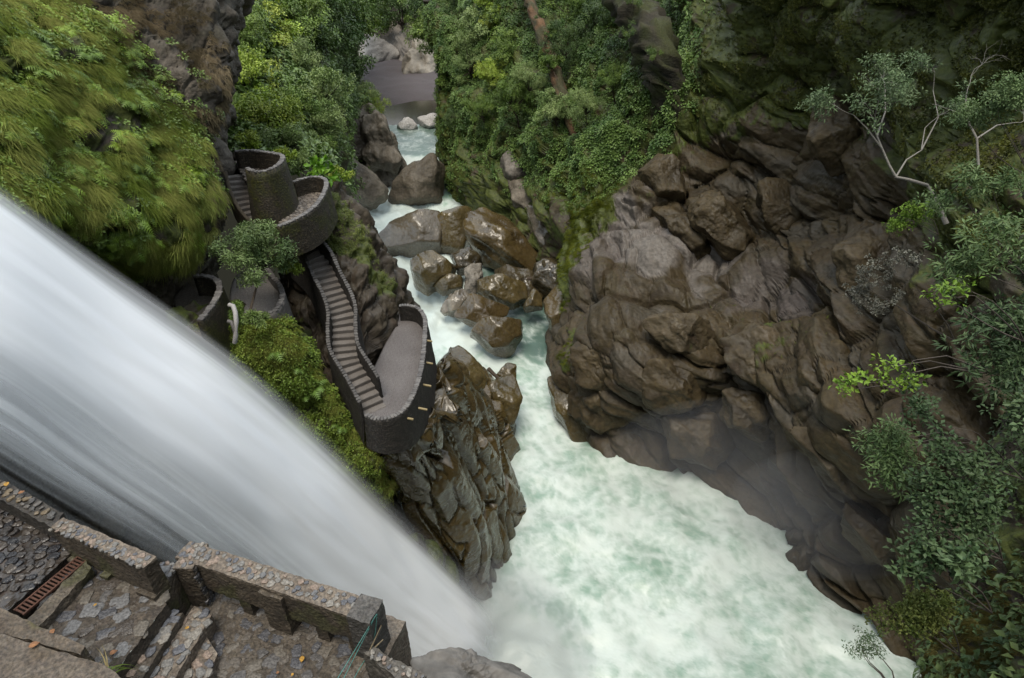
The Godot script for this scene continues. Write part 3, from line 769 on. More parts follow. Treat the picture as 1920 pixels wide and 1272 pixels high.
# ---------------------------------------------------------------- boulders in and beside the river
func build_boulders() -> void:
	var olive := [Color(0.058, 0.044, 0.018), Color(0.118, 0.088, 0.036)]
	var greyish := [Color(0.12, 0.10, 0.075), Color(0.26, 0.225, 0.175)]
	var pale := [Color(0.62, 0.6, 0.58), Color(0.78, 0.76, 0.74)]
	var W: Material = M.wet
	boulder("boulder", "small white rounded boulder before the brown pond", [Vector3(-27.49, 6.98, -145.7), Vector3(-25.89, 8.43, -146.96), Vector3(-23.47, 8, -146.69), Vector3(-22.4, 6.77, -145.57), Vector3(-24.13, 5.87, -144.65), Vector3(-26.42, 5.87, -144.65)], 1.9, M.dry, pale, 11, 0.07, 18.0, 20)
	boulder("boulder", "large flat white boulder at the foot of the green hillside", [Vector3(-22.98, 8.62, -149.09), Vector3(-16.52, 9.06, -149.36), Vector3(-16.19, 6.26, -146.79), Vector3(-19.73, 5.92, -146.1), Vector3(-21.39, 6.79, -146.64)], 2.5, M.dry, pale, 12, 0.06, 20.0, 24)
	boulder("boulder", "tall fissured grey rock outcrop with grass on its top", [Vector3(-28.45, 13.25, -114.48), Vector3(-27.32, 15.91, -116.49), Vector3(-25.31, 15.73, -116.39), Vector3(-23.84, 13.42, -114.58), Vector3(-19.64, 13.42, -114.58), Vector3(-17.92, 10.87, -112.17), Vector3(-17.61, 8.53, -109.88), Vector3(-19.06, 6.38, -107.71), Vector3(-22.03, 4.51, -106.07), Vector3(-26.44, 5.09, -106.43), Vector3(-29.97, 8.72, -109.17), Vector3(-30.07, 11.72, -111.87)], 9.9, M.cliff, greyish, 13, 0.20, 18.0, 70, 0.15, "", null, Vector3(0, 1, 0))
	boulder("boulder", "slanted tan boulder with smooth grooves below the grey outcrop", [Vector3(-28.1, 13.78, -97.36), Vector3(-25.32, 12.16, -96.35), Vector3(-22.47, 9.83, -95.37), Vector3(-20.62, 8.12, -94.65), Vector3(-20.88, 6.21, -93.92), Vector3(-23.59, 5.15, -92.79), Vector3(-26.45, 6.72, -92.94), Vector3(-28.53, 9.67, -94.44), Vector3(-29.05, 12.24, -96.04)], 3.7, M.cliff, greyish, 14, 0.08, 14.0, 34, 0.0, "", null, Vector3(0.6, -0.7, 0.3).normalized())
	boulder("boulder", "large dark grey boulder leaning over the upper rapids", [Vector3(-21.28, 4.91, -98.3), Vector3(-19.87, 7.31, -100.16), Vector3(-15.75, 10.24, -102.81), Vector3(-13.76, 11.16, -103.86), Vector3(-12.09, 9.97, -103.12), Vector3(-12.19, 6.95, -100.4), Vector3(-12.11, 4.45, -98.01), Vector3(-16.45, 3.96, -97.24), Vector3(-19.64, 3.96, -97.24)], 4.3, M.cliff, [Color(0.08, 0.066, 0.046), Color(0.18, 0.15, 0.11)], 15, 0.09, 20.0, 34)
	boulder("boulder", "rounded brown rock where the upper rapids drop beside the cliff", [Vector3(-13.07, 8.17, -109.77), Vector3(-7.92, 8.42, -109.93), Vector3(-4.13, 5.35, -107.19), Vector3(-3.91, 2.42, -104.53), Vector3(-7.85, 3.37, -105.59), Vector3(-11.35, 6.07, -108.11)], 3.1, M.cliff, greyish, 16, 0.06, 16.0, 28)
	boulder("boulder", "long flat grey brown boulder reaching across the rapids", [Vector3(-19.7, 5.69, -80.39), Vector3(-17.59, 6.75, -81.88), Vector3(-14.53, 7.27, -82.68), Vector3(-10.21, 7.8, -83.01), Vector3(-9.5, 5.54, -80.77), Vector3(-10.05, 3.84, -78.88), Vector3(-13.84, 3.8, -78.39), Vector3(-18.3, 4.13, -78.59)], 3.4, W, [Color(0.085, 0.068, 0.045), Color(0.14, 0.115, 0.08)], 17, 0.045, 20.0, 44)
	boulder("boulder", "smooth upright boulder wedged between the long flat one and the big brown one", [Vector3(-11.28, 7.74, -82.74), Vector3(-9.25, 8.14, -82.99), Vector3(-7.23, 8.97, -83.86), Vector3(-5.8, 8.27, -83.07), Vector3(-5.91, 5.61, -80.58), Vector3(-7.09, 3.78, -78.61), Vector3(-10.33, 3.92, -78.7)], 2.8, W, olive, 18, 0.06, 16.0, 38)
	boulder("boulder", "biggest brown boulder with glossy flutes and a mossy flank", [Vector3(-6.54, 9.66, -78.75), Vector3(-4.1, 10.25, -79.47), Vector3(-0.15, 8.59, -78.08), Vector3(2.2, 6.81, -75.67), Vector3(4.06, 4.61, -73.12), Vector3(3.16, 3.57, -71.64), Vector3(0, 3.86, -72.18), Vector3(-3.27, 5.1, -73.78), Vector3(-5.55, 5.56, -74.54), Vector3(-6.64, 7.59, -76.63)], 3.4, W, [Color(0.065, 0.045, 0.018), Color(0.125, 0.090, 0.036)], 19, 0.06, 20.0, 50, 0.12, "", null, Vector3(0.7, -0.6, 0.35).normalized())
	boulder("boulder", "olive block shaped boulder in the rapids below the long flat one", [Vector3(-13.44, 6.15, -70.42), Vector3(-11.9, 6.63, -71.2), Vector3(-9.66, 6.63, -71.2), Vector3(-7.52, 5.56, -70.05), Vector3(-7.77, 4.39, -68.97), Vector3(-10.86, 3.07, -67.32), Vector3(-12.7, 4.33, -68.46)], 2.6, W, olive, 20, 0.05, 20.0, 36)
	boulder("boulder", "small smooth olive boulder beside the block shaped one", [Vector3(-10.1, 4.11, -67.38), Vector3(-8.37, 5.03, -68.43), Vector3(-6.31, 4.8, -68.28), Vector3(-6.35, 3.7, -67.13), Vector3(-8.7, 3.21, -66.46)], 1.5, W, olive, 21, 0.04, 8.0, 28)
	boulder("boulder", "pale fluted upright stone among the olive boulders", [Vector3(-6.11, 5.73, -68.87), Vector3(-5.08, 6.2, -69.16), Vector3(-3.98, 6.08, -69.08), Vector3(-3.82, 4.8, -67.81), Vector3(-4.62, 3.21, -66.46), Vector3(-5.98, 3.26, -66.5)], 1.4, M.dry, [Color(0.16, 0.14, 0.11), Color(0.27, 0.24, 0.20)], 22, 0.10, 16.0, 32, 0.0, "", null, Vector3(0.2, -0.9, 0.3).normalized())
	boulder("boulder", "long ribbed olive boulder under the big brown one", [Vector3(-4.37, 5.55, -65.69), Vector3(-2.66, 5.87, -66.24), Vector3(1.6, 4.97, -65.67), Vector3(1.98, 3.73, -64.31), Vector3(0, 3.14, -63.47), Vector3(-2.64, 3.72, -64.07), Vector3(-4.16, 4.58, -64.84)], 2.0, W, olive, 23, 0.07, 20.0, 38, 0.0, "", null, Vector3(0.5, -0.7, 0.4).normalized())
	boulder("boulder", "small angular stone beside the right bank at the chute", [Vector3(1.43, 3.73, -62.66), Vector3(2.62, 5.23, -64.42), Vector3(3.71, 4.25, -63.34), Vector3(3.75, 3.5, -62.28), Vector3(1.55, 3.39, -62.21)], 1.2, W, olive, 24, 0.04, 26.0, 24)
	boulder("boulder", "grey streaked wedge of rock sticking out of the white water", [Vector3(-9.15, 2.56, -62.64), Vector3(-7.92, 4.01, -64.37), Vector3(-6.11, 4.49, -65.14), Vector3(-5.02, 4.01, -64.37), Vector3(-6.54, 2.56, -62.64)], 1.5, W, greyish, 25, 0.06, 26.0, 28, 0.0, "", null, Vector3(0.3, -0.8, 0.4).normalized())
	boulder("boulder", "sharp edged brown boulder above the split block at the chute", [Vector3(-7.06, 3.63, -60.24), Vector3(-5.11, 5.24, -62.31), Vector3(-1.91, 4.79, -61.79), Vector3(0.13, 4.07, -60.99), Vector3(-1.76, 3.14, -59.82), Vector3(-3.45, 2.71, -59.31), Vector3(-5.79, 3.04, -59.75)], 1.7, W, [Color(0.07, 0.048, 0.02), Color(0.12, 0.085, 0.036)], 26, 0.05, 30.0, 34)
	boulder("boulder", "large dark split block with water running off it at the chute", [Vector3(-5.98, 3.99, -57.87), Vector3(-3.37, 3.94, -58.08), Vector3(-0.74, 5.48, -59.86), Vector3(1.11, 4.84, -59.11), Vector3(1.27, 2.91, -56.61), Vector3(-0.3, 1.9, -55.39), Vector3(-2.1, 1.65, -55.23), Vector3(-4.36, 2.91, -56.61)], 2.2, W, [Color(0.055, 0.04, 0.018), Color(0.10, 0.072, 0.030)], 27, 0.05, 30.0, 38)
	boulder("boulder", "wet hump of rock beside the outer wall of the lowest platform", [Vector3(-5.94, 10.79, -40.54), Vector3(-4.62, 10.77, -41.7), Vector3(-3.44, 9.61, -40.99), Vector3(-2.44, 8.9, -39.36), Vector3(-2.86, 8.31, -36.87), Vector3(-4.6, 8.69, -35.93), Vector3(-5.86, 9.69, -37.38)], 2.5, W, olive, 28, 0.07, 16.0, 38)
	boulder("boulder", "dark angular block between the wet hump and the pool", [Vector3(-3.16, 4.05, -44.82), Vector3(-1.65, 4.63, -46.01), Vector3(0.1, 4.87, -46.74), Vector3(0.77, 2.78, -44.38), Vector3(0.2, 1.7, -42.53), Vector3(-1.2, 1.97, -42.22), Vector3(-2.87, 3.07, -43.38)], 2.1, W, olive, 29, 0.07, 26.0, 34)
	boulder("boulder", "small jagged rock at the lip of the white water", [Vector3(-1.65, 2.83, -49.24), Vector3(-0.72, 3.41, -50.43), Vector3(0.44, 3.17, -50.29), Vector3(0.44, 2.31, -48.92), Vector3(-0.82, 2.41, -48.51)], 1.1, W, olive, 30, 0.08, 26.0, 24)
	boulder("boulder", "shiny folded rock at the cliff foot beside the chute", [Vector3(3.64, 5.32, -61.06), Vector3(5.46, 6.5, -62.62), Vector3(8.59, 5.67, -61.75), Vector3(8.95, 3.65, -59.19), Vector3(7.48, 1.82, -56.87), Vector3(4.68, 2.54, -57.67)], 2.2, W, [Color(0.07, 0.05, 0.022), Color(0.125, 0.09, 0.04)], 31, 0.08, 20.0, 34, 0.2)
	boulder("boulder", "smooth wet shelf of rock at the cliff foot above the pool", [Vector3(3.5, 3.96, -47.48), Vector3(5.23, 4.09, -48.03), Vector3(8.38, 2.19, -45.55), Vector3(9.02, -0.41, -42.5), Vector3(6.23, -0.88, -41.97), Vector3(4.58, 1.05, -44.48)], 2.0, W, olive, 32, 0.07, 20.0, 34)
	boulder("boulder", "broad grey striped rock at the back of the dark beach", [Vector3(-72.16, 2.77, -275.14), Vector3(-71.12, 9.34, -281.6), Vector3(-62.59, 12.96, -285.05), Vector3(-52.16, 11, -283.82), Vector3(-46.92, 6.14, -278.42), Vector3(-51.55, 3.35, -275.5), Vector3(-61.61, 2.52, -273.8)], 9.0, M.dry, [Color(0.22, 0.20, 0.18), Color(0.40, 0.37, 0.33)], 78, 0.10, 16.0, 44, 0.0, "", null, Vector3(0.7, 0.6, 0).normalized())
	boulder("boulder", "tall tan and grey rock beside the dark beach below the far trees", [Vector3(-41.62, 2.81, -235.07), Vector3(-40.8, 8.09, -240.73), Vector3(-37.17, 12.55, -244.7), Vector3(-32.15, 14.94, -246.19), Vector3(-24, 12.33, -243.38), Vector3(-22.69, 1.8, -233.26), Vector3(-33.54, 1.97, -233.37)], 9.0, M.dry, [Color(0.19, 0.165, 0.13), Color(0.36, 0.32, 0.26)], 79, 0.12, 16.0, 44, 0.0, "", null, Vector3(0.2, 0.9, 0).normalized())
	var jumble := [Color(0.035, 0.028, 0.016), Color(0.08, 0.062, 0.032)]
	boulder("boulder", "low dark rock filling the gap between the fluted stone and the cliff", [Vector3(-3.9, 4.54, -71.07), Vector3(0, 4.84, -71.26), Vector3(3.5, 4.38, -69.79), Vector3(4.84, 3.06, -67.78), Vector3(2.75, 1.54, -66.25), Vector3(-1.39, 2.83, -68.23)], 2.0, W, jumble, 71, 0.09, 22.0, 34)
	boulder("boulder", "dark rock lodged at the end of the biggest brown boulder", [Vector3(2.8, 5.27, -70.34), Vector3(6.3, 5.98, -70.79), Vector3(8.15, 4.41, -68.63), Vector3(5.45, 2.65, -66.35), Vector3(2.63, 3.64, -68.15)], 2.6, W, jumble, 72, 0.09, 22.0, 30)
	boulder("boulder", "grey wet rock behind the upper end of the biggest brown boulder", [Vector3(1.89, 9.44, -80.02), Vector3(4.58, 10.58, -81.92), Vector3(6.86, 9.47, -78.86), Vector3(7.04, 7.16, -73.88), Vector3(4.88, 5.76, -73.01), Vector3(2.8, 7.32, -76.34)], 3.0, W, greyish, 73, 0.09, 22.0, 32)
	boulder("boulder", "pale rounded rock on the mossy cliff above the rapids", [Vector3(-1.72, 14.37, -86.65), Vector3(0.16, 15.44, -88.49), Vector3(1.95, 14.7, -86.85), Vector3(2.47, 12.68, -84.41), Vector3(0.39, 11.57, -83.71), Vector3(-1.24, 12.68, -84.41)], 2.6, M.cliff, [Color(0.13, 0.115, 0.095), Color(0.23, 0.205, 0.175)], 74, 0.06, 16.0, 30, 0.1)
	boulder("boulder", "brown block under the pale rounded rock on the cliff foot", [Vector3(-0.78, 11.72, -84.99), Vector3(2.19, 12.58, -85.53), Vector3(3.97, 10.58, -81.92), Vector3(3.28, 8.96, -78.55), Vector3(0.46, 9.03, -80.95)], 3.0, M.cliff, greyish, 75, 0.08, 22.0, 32, 0.2)
	boulder("boulder", "mossy block standing out of the face beside the chute", [Vector3(4.71, 13.11, -71.7), Vector3(6.86, 14.42, -72.52), Vector3(8.38, 13.78, -69.77), Vector3(8.27, 12.02, -66.31), Vector3(6.36, 10.84, -65.57), Vector3(4.84, 11.39, -68.27)], 2.6, M.cliff, jumble, 76, 0.07, 18.0, 30, 0.55)
	boulder("boulder", "dark wet stone under the edge of the long flat boulder", [Vector3(-8.26, 5.76, -73.01), Vector3(-5.78, 6.05, -73.78), Vector3(-3.95, 5.15, -72.63), Vector3(-4.82, 4.12, -70.81), Vector3(-7.23, 4.36, -70.96)], 1.8, W, jumble, 77, 0.08, 20.0, 26)
	for q in [["dark wet driftwood log lying behind the ribbed olive boulder", [Vector3(1.73, 4.29, -68.55), Vector3(4.12, 4.74, -68.25), Vector3(7.5, 5.43, -68.08)], 0.28], ["broken dark log standing in the white water above the pool", [Vector3(-2.36, 4.19, -48.44), Vector3(-1.81, 4.02, -47.75), Vector3(-1.05, 3.78, -47.01)], 0.22]]:
		var log := thing("log", q[0], "log", q[1][0])
		var pts := []
		for p in q[1]: pts.append(p - q[1][0])
		part("stem", tube_mesh(pts, [q[2], q[2] * 0.9, q[2] * 0.7], 9), M.bark, log)
	# blocks that belong to the right cliff
	var cliff := get_node("cliff") as Node3D
	var dark := [Color(0.040, 0.029, 0.013), Color(0.094, 0.069, 0.033)]
	boulder("rock_block", "", [Vector3(12.87, 19.83, -60.58), Vector3(15.42, 21.57, -61.66), Vector3(17.35, 20.82, -60.02), Vector3(17.08, 19.25, -56.68), Vector3(14.59, 18.65, -57.48)], 2.6, M.cliff, dark, 42, 0.10, 34.0, 44, 0.2, "", cliff)
	boulder("rock_block", "", [Vector3(13.75, 17.34, -59.02), Vector3(16.47, 17.95, -58.22), Vector3(18.56, 16.92, -55.22), Vector3(19.09, 15.84, -52.18), Vector3(17.31, 15.32, -51.86), Vector3(15.19, 15.58, -54.38)], 2.6, M.cliff, dark, 43, 0.10, 34.0, 48, 0.0, "", cliff, Vector3(0.7, -0.6, 0.3).normalized())
	boulder("rock_block", "", [Vector3(17.29, 20.5, -57.46), Vector3(20.47, 19.98, -54.77), Vector3(22.19, 17.54, -50.89), Vector3(21.3, 16.33, -49.55), Vector3(19.32, 16.18, -50.63), Vector3(17.51, 16.85, -54)], 3.2, M.cliff, dark, 44, 0.10, 34.0, 52, 0.0, "", cliff, Vector3(0.7, -0.6, 0.3).normalized())
	boulder("rock_block", "", [Vector3(10.82, 13.41, -41.94), Vector3(13.34, 14.34, -42.53), Vector3(16.35, 13.59, -42.06), Vector3(16.88, 12.25, -41.22), Vector3(15.11, 11.2, -40.56), Vector3(12.55, 11.72, -40.89)], 1.7, M.cliff, [Color(0.052, 0.039, 0.021), Color(0.112, 0.086, 0.048)], 80, 0.09, 34.0, 48, 0.12, "", cliff, Vector3(0.7, -0.6, 0.3).normalized())
	boulder("rock_block", "", [Vector3(4.82, 9.75, -44.84), Vector3(7.71, 10.36, -45.23), Vector3(11.08, 9.34, -44.59), Vector3(11.56, 7.3, -43.31), Vector3(9.15, 5.87, -42.42), Vector3(5.69, 6.96, -42.16)], 1.7, M.cliff, dark, 81, 0.09, 34.0, 48, 0.0, "", cliff, Vector3(0.7, -0.6, 0.3).normalized())
	boulder("rock_block", "", [Vector3(4.42, 5.6, -44.84), Vector3(6.95, 6.16, -44.49), Vector3(10.72, 5.71, -43.03), Vector3(11.21, 3.44, -41.61), Vector3(8.13, 1.92, -41.37), Vector3(5.02, 2.83, -43.12)], 1.7, M.cliff, dark, 82, 0.09, 34.0, 48, 0.0, "", cliff, Vector3(0.7, -0.6, 0.3).normalized())
	boulder("rock_block", "", [Vector3(10.65, 10.48, -40.35), Vector3(15.08, 10.86, -40.59), Vector3(16.86, 9.73, -39.88), Vector3(16.41, 7.47, -38.47), Vector3(12.87, 6.72, -38), Vector3(10.65, 8.23, -38.94)], 1.7, M.cliff, dark, 83, 0.09, 34.0, 48, 0.0, "", cliff, Vector3(0.7, -0.6, 0.3).normalized())
	boulder("rock_block", "", [Vector3(16.1, 13.8, -38.41), Vector3(18.99, 15.03, -39.18), Vector3(22.29, 13.45, -38.2), Vector3(22.91, 11.53, -36.99), Vector3(19.81, 10.65, -36.45), Vector3(16.92, 11.53, -36.99)], 1.7, M.cliff, [Color(0.052, 0.039, 0.021), Color(0.112, 0.086, 0.048)], 84, 0.09, 34.0, 48, 0.12, "", cliff, Vector3(0.7, -0.6, 0.3).normalized())
	boulder("rock_block", "", [Vector3(16.38, 10.53, -37.31), Vector3(20.16, 9.99, -36.98), Vector3(21.84, 8.03, -35.75), Vector3(20.16, 6.61, -34.86), Vector3(17.22, 7.68, -35.53)], 1.7, M.cliff, dark, 85, 0.09, 34.0, 48, 0.0, "", cliff, Vector3(0.7, -0.6, 0.3).normalized())
	boulder("rock_block", "", [Vector3(19.54, 16.17, -33.29), Vector3(22.07, 16.79, -33.68), Vector3(24.6, 14.95, -32.53), Vector3(24.24, 12.8, -31.18), Vector3(21.71, 12.49, -30.99), Vector3(19.9, 14.02, -31.95)], 1.7, M.cliff, dark, 86, 0.09, 34.0, 48, 0.0, "", cliff, Vector3(0.7, -0.6, 0.3).normalized())
	boulder("rock_block", "", [Vector3(18.53, 12.27, -30.15), Vector3(21.38, 12.57, -30.34), Vector3(24.59, 9.85, -28.64), Vector3(26.37, 7.44, -27.12), Vector3(24.23, 7.13, -26.94), Vector3(20.67, 9.55, -28.45)], 1.7, M.cliff, [Color(0.052, 0.039, 0.021), Color(0.112, 0.086, 0.048)], 87, 0.09, 34.0, 48, 0.0, "", cliff, Vector3(0.7, -0.6, 0.3).normalized())
	boulder("rock_block", "", [Vector3(20.95, 9.84, -27.68), Vector3(23.74, 7.47, -26.2), Vector3(26.53, 5.69, -25.09), Vector3(26.88, 4.21, -24.17), Vector3(24.09, 5.1, -24.72), Vector3(21.29, 7.76, -26.39)], 1.7, M.cliff, dark, 88, 0.09, 34.0, 48, 0.0, "", cliff, Vector3(0.7, -0.6, 0.3).normalized())
	boulder("rock_block", "", [Vector3(22.51, 21.68, -37.68), Vector3(24.73, 23.25, -38.66), Vector3(27.68, 22.93, -38.46), Vector3(27.31, 20.12, -36.7), Vector3(25.47, 18.39, -35.62), Vector3(23.25, 18.86, -35.92)], 1.7, M.cliff, [Color(0.052, 0.039, 0.021), Color(0.112, 0.086, 0.048)], 89, 0.09, 34.0, 48, 0.0, "", cliff, Vector3(0.7, -0.6, 0.3).normalized())
	boulder("rock_block", "", [Vector3(12.88, 5.57, -39.4), Vector3(17.02, 5.96, -39.64), Vector3(19.32, 3.62, -38.18), Vector3(17.48, 1.67, -36.96), Vector3(13.53, 3.15, -36.71)], 1.7, M.cliff, dark, 90, 0.09, 34.0, 48, 0.0, "", cliff, Vector3(0.7, -0.6, 0.3).normalized())
	boulder("rock_block", "", [Vector3(21.95, 22.56, -52.26), Vector3(26.73, 22.16, -52.01), Vector3(28.64, 18.92, -49.99), Vector3(25.77, 16.9, -48.72), Vector3(22.43, 18.92, -49.99)], 1.7, M.cliff, dark, 91, 0.09, 34.0, 48, 0.0, "", cliff, Vector3(0.7, -0.6, 0.3).normalized())
	boulder("rock_block", "", [Vector3(23.99, 29.88, -48.58), Vector3(28.13, 29.18, -48.14), Vector3(28.54, 25.68, -45.95), Vector3(25.23, 24.62, -45.29), Vector3(23.16, 27.08, -46.83)], 1.7, M.cliff, dark, 92, 0.09, 34.0, 48, 0.0, "", cliff, Vector3(0.7, -0.6, 0.3).normalized())

# ---------------------------------------------------------------- masonry: walls with rows of coping stones, stairs, lookouts
# a ragged field stone: a rounded block of unit size, several shapes of it
func stone_shape(seed_: int, n := 2, square := 5.0, lump := 0.16) -> ArrayMesh:
	var r := RandomNumberGenerator.new()
	r.seed = seed_
	var v := PackedVector3Array()
	var idx := PackedInt32Array()
	for f in 6:
		var ax := Vector3.ZERO
		ax[f % 3] = 1.0 if f < 3 else -1.0
		var bx := Vector3.ZERO
		bx[(f + 1) % 3] = 1.0
		var cx := ax.cross(bx)
		var first := v.size()
		for j in n + 1:
			for i in n + 1:
				var d := (ax + bx * (2.0 * i / n - 1.0) + cx * (2.0 * j / n - 1.0)).normalized()
				var rad := pow(pow(absf(d.x), square) + pow(absf(d.y), square) + pow(absf(d.z), square), -1.0 / square)
				rad *= 1.0 + n_mid.get_noise_3dv(d * 2.5 + Vector3(seed_ * 9.1, 0, 0)) * lump * 2.0
				v.append(d * rad * 0.5)
		for j in n:
			for i in n:
				var a := first + j * (n + 1) + i
				var e := a + n + 1
				for q in [[a, a + 1, e], [a + 1, e + 1, e]]:
					var g := (v[q[1]] - v[q[0]]).cross(v[q[2]] - v[q[0]])
					if g.dot(v[q[0]]) > 0: idx.append_array(PackedInt32Array([q[0], q[2], q[1]]))
					else: idx.append_array(PackedInt32Array([q[0], q[1], q[2]]))
	return mesh_of(v, idx)

var STONES := []
var COBBLES := []
var stone_mats := []
func plain_stone(c: Color, rough: float, seed_: int) -> StandardMaterial3D:
	var m := surface(0.75, 1.0, 2.2, 1.0, 110 + seed_ % 2, 0.55)
	m.roughness = minf(rough * 1.15, 1.0)
	m.vertex_color_use_as_albedo = false
	m.albedo_color = c.linear_to_srgb()
	return m

# a wall that follows a line: its faces go down to foot(k) below the top and lean out; thick wide. One mesh.
func wall_mesh(top: PackedVector3Array, thick: float, inner_drop: float, outer_drops: PackedFloat32Array, lean: float, outer_side: float, tones: Array, moss: float, closed := false) -> ArrayMesh:
	var v := PackedVector3Array()
	var col := PackedColorArray()
	var rows := 14
	var n := top.size()
	var per := rows * 2
	for k in n:
		var d := (top[mini(k + 1, n - 1)] - top[maxi(k - 1, 0)])
		d.y = 0
		d = d.normalized()
		var side := Vector3(-d.z, 0, d.x) * outer_side
		for s in per:
			var p := top[k]
			if s < rows:      # outer face from the foot to the top
				var w := 1.0 - float(s) / (rows - 1)
				p += side * (thick * 0.5 + w * outer_drops[k] * lean) + Vector3.DOWN * (w * outer_drops[k])
			else:             # inner face from the top to the floor
				var w := float(s - rows) / (rows - 1)
				p += -side * thick * 0.5 + Vector3.DOWN * (w * inner_drop)
			var b := n_fine.get_noise_3dv(p * 1.6)
			p += side * (b * 0.035 if s < rows else -b * 0.03)
			v.append(p)
			var g := clampf(0.5 + b * 0.6 + n_fine.get_noise_3dv(p * 4.0) * 0.5, 0, 1)
			var c: Color = tones[0].lerp(tones[1], g)
			if moss > 0.0 and s < rows:
				var mv := n_moss.get_noise_3dv(p * 1.3) * 0.8 + n_fine.get_noise_3dv(p * 1.5) * 0.35
				c = c.lerp(Color(0.075, 0.085, 0.012).lerp(Color(0.12, 0.11, 0.015), g), clampf((mv + moss * 1.5 - 0.75) * 6.0, 0, 1))
			col.append(c)
	var idx := PackedInt32Array()
	for k in n - 1:
		for s in per - 1:
			var a := k * per + s
			var b := a + 1
			var e := a + per
			if outer_side > 0: idx.append_array(PackedInt32Array([a, e, b, b, e, e + 1]))
			else: idx.append_array(PackedInt32Array([a, b, e, b, e + 1, e]))
	for k in [0, n - 1]:       # the ends of the wall
		for s in rows - 1:
			var a: int = k * per + s
			var e: int = k * per + per - 1 - s
			if (k == 0) == (outer_side > 0): idx.append_array(PackedInt32Array([a, a + 1, e, a + 1, e - 1, e]))
			else: idx.append_array(PackedInt32Array([a, e, a + 1, a + 1, e, e - 1]))
	return mesh_of(v, idx, col)

# one row of stones laid along the top of a wall
func coping(parent: Node3D, top: PackedVector3Array, step: float, size: Vector3, mats: Array, seed_: int) -> void:
	var r := RandomNumberGenerator.new()
	r.seed = seed_
	var total := 0.0
	for k in top.size() - 1: total += top[k].distance_to(top[k + 1])
	var count := int(total / step)
	var even := evenly(top, count + 1)
	for k in count:
		var a := even[k]
		var b := even[k + 1]
		var d := (b - a).normalized()
		var side := d.cross(Vector3.UP).normalized()
		var o := part("coping_stone", STONES[r.randi() % STONES.size()], mats[r.randi() % mats.size()], parent)
		var s := size * Vector3(r.randf_range(0.88, 1.12), r.randf_range(0.8, 1.25), r.randf_range(0.9, 1.12))
		s.x = a.distance_to(b) * r.randf_range(0.9, 1.02)
		o.basis = Basis(d, side.cross(d).normalized(), side).rotated(Vector3.UP, r.randf_range(-0.08, 0.08)) * Basis.from_scale(s)
		o.position = (a + b) * 0.5 + Vector3.UP * (s.y * 0.2)

func curve(pts: Array, step: float) -> PackedVector3Array:
	var p := PackedVector3Array(pts)
	var total := 0.0
	for k in p.size() - 1: total += p[k].distance_to(p[k + 1])
	return evenly(p, maxi(4, int(total / step)))

func lowered(p: PackedVector3Array, by: float) -> PackedVector3Array:
	var q := p.duplicate()
	for k in q.size(): q[k].y -= by
	return q

func drops(n: int, a: float, b: float) -> PackedFloat32Array:
	var d := PackedFloat32Array()
	for k in n: d.append(lerpf(a, b, float(k) / (n - 1)))
	return d

# a level floor inside an outline, fanned from its middle in rings, with the wear and grit of mortar
func floor_mesh(outline: PackedVector3Array, tones: Array, bump: float, thick := 0.3) -> ArrayMesh:
	var c := Vector3.ZERO
	for p in outline: c += p
	c /= outline.size()
	var v := PackedVector3Array()
	var col := PackedColorArray()
	var idx := PackedInt32Array()
	var rings := 16
	var n := outline.size()
	for q in rings + 2:
		for k in n:
			var p := c.lerp(outline[k], minf(float(q) / rings, 1.0))
			if q > rings: p.y -= thick
			else: p.y += n_fine.get_noise_3dv(p * 1.5) * bump
			v.append(p)
			var g := clampf(0.5 + n_mid.get_noise_3dv(p * 1.5) * 0.7 + n_fine.get_noise_3dv(p * 3.0) * 0.5, 0, 1)
			col.append(tones[0].lerp(tones[1], g))
	for q in rings + 1:
		for k in n:
			var a := q * n + k
			var b := q * n + (k + 1) % n
			for t in [[a, b, a + n], [b, b + n, a + n]]:
				var g := (v[t[1]] - v[t[0]]).cross(v[t[2]] - v[t[0]])
				var want := Vector3.UP if q < rings else (v[a] - c)
				if g.dot(want) > 0: idx.append_array(PackedInt32Array([t[0], t[2], t[1]]))
				else: idx.append_array(PackedInt32Array(t))
	return mesh_of(v, idx, col)

# flat stones set into a floor, on a jittered lattice within an outline
func paving(parent: Node3D, outline: PackedVector3Array, pitch: float, mats: Array, seed_: int, most: int, called := "paving_stone", up := 0.015, hole := PackedVector2Array()) -> void:
	var r := RandomNumberGenerator.new()
	r.seed = seed_
	var flat := PackedVector2Array()
	var lo := Vector2(1e9, 1e9)
	var hi := -lo
	for p in outline:
		flat.append(Vector2(p.x, p.z))
		lo = lo.min(Vector2(p.x, p.z))
		hi = hi.max(Vector2(p.x, p.z))
	var y := outline[0].y
	var made := 0
	var row := 0
	var z := lo.y
	while z < hi.y:
		var x := lo.x + (row % 2) * pitch * 0.5
		while x < hi.x:
			var q := Vector2(x + r.randf_range(-0.22, 0.22) * pitch, z + r.randf_range(-0.22, 0.22) * pitch)
			if made < most and Geometry2D.is_point_in_polygon(q, flat) and not (hole.size() > 2 and Geometry2D.is_point_in_polygon(q, hole)):
				var o := part(called, COBBLES[r.randi() % COBBLES.size()], mats[r.randi() % mats.size()], parent)
				var s := pitch * r.randf_range(0.72, 1.12)
				o.basis = Basis(Vector3.UP, r.randf() * TAU) * Basis.from_scale(Vector3(s, pitch * 0.3, s * r.randf_range(0.6, 0.95)))
				o.position = Vector3(q.x, y + up - pitch * 0.07 + n_fine.get_noise_3d(q.x, y, q.y) * 0.01, q.y)
				made += 1
			x += pitch
		z += pitch * 0.88
		row += 1

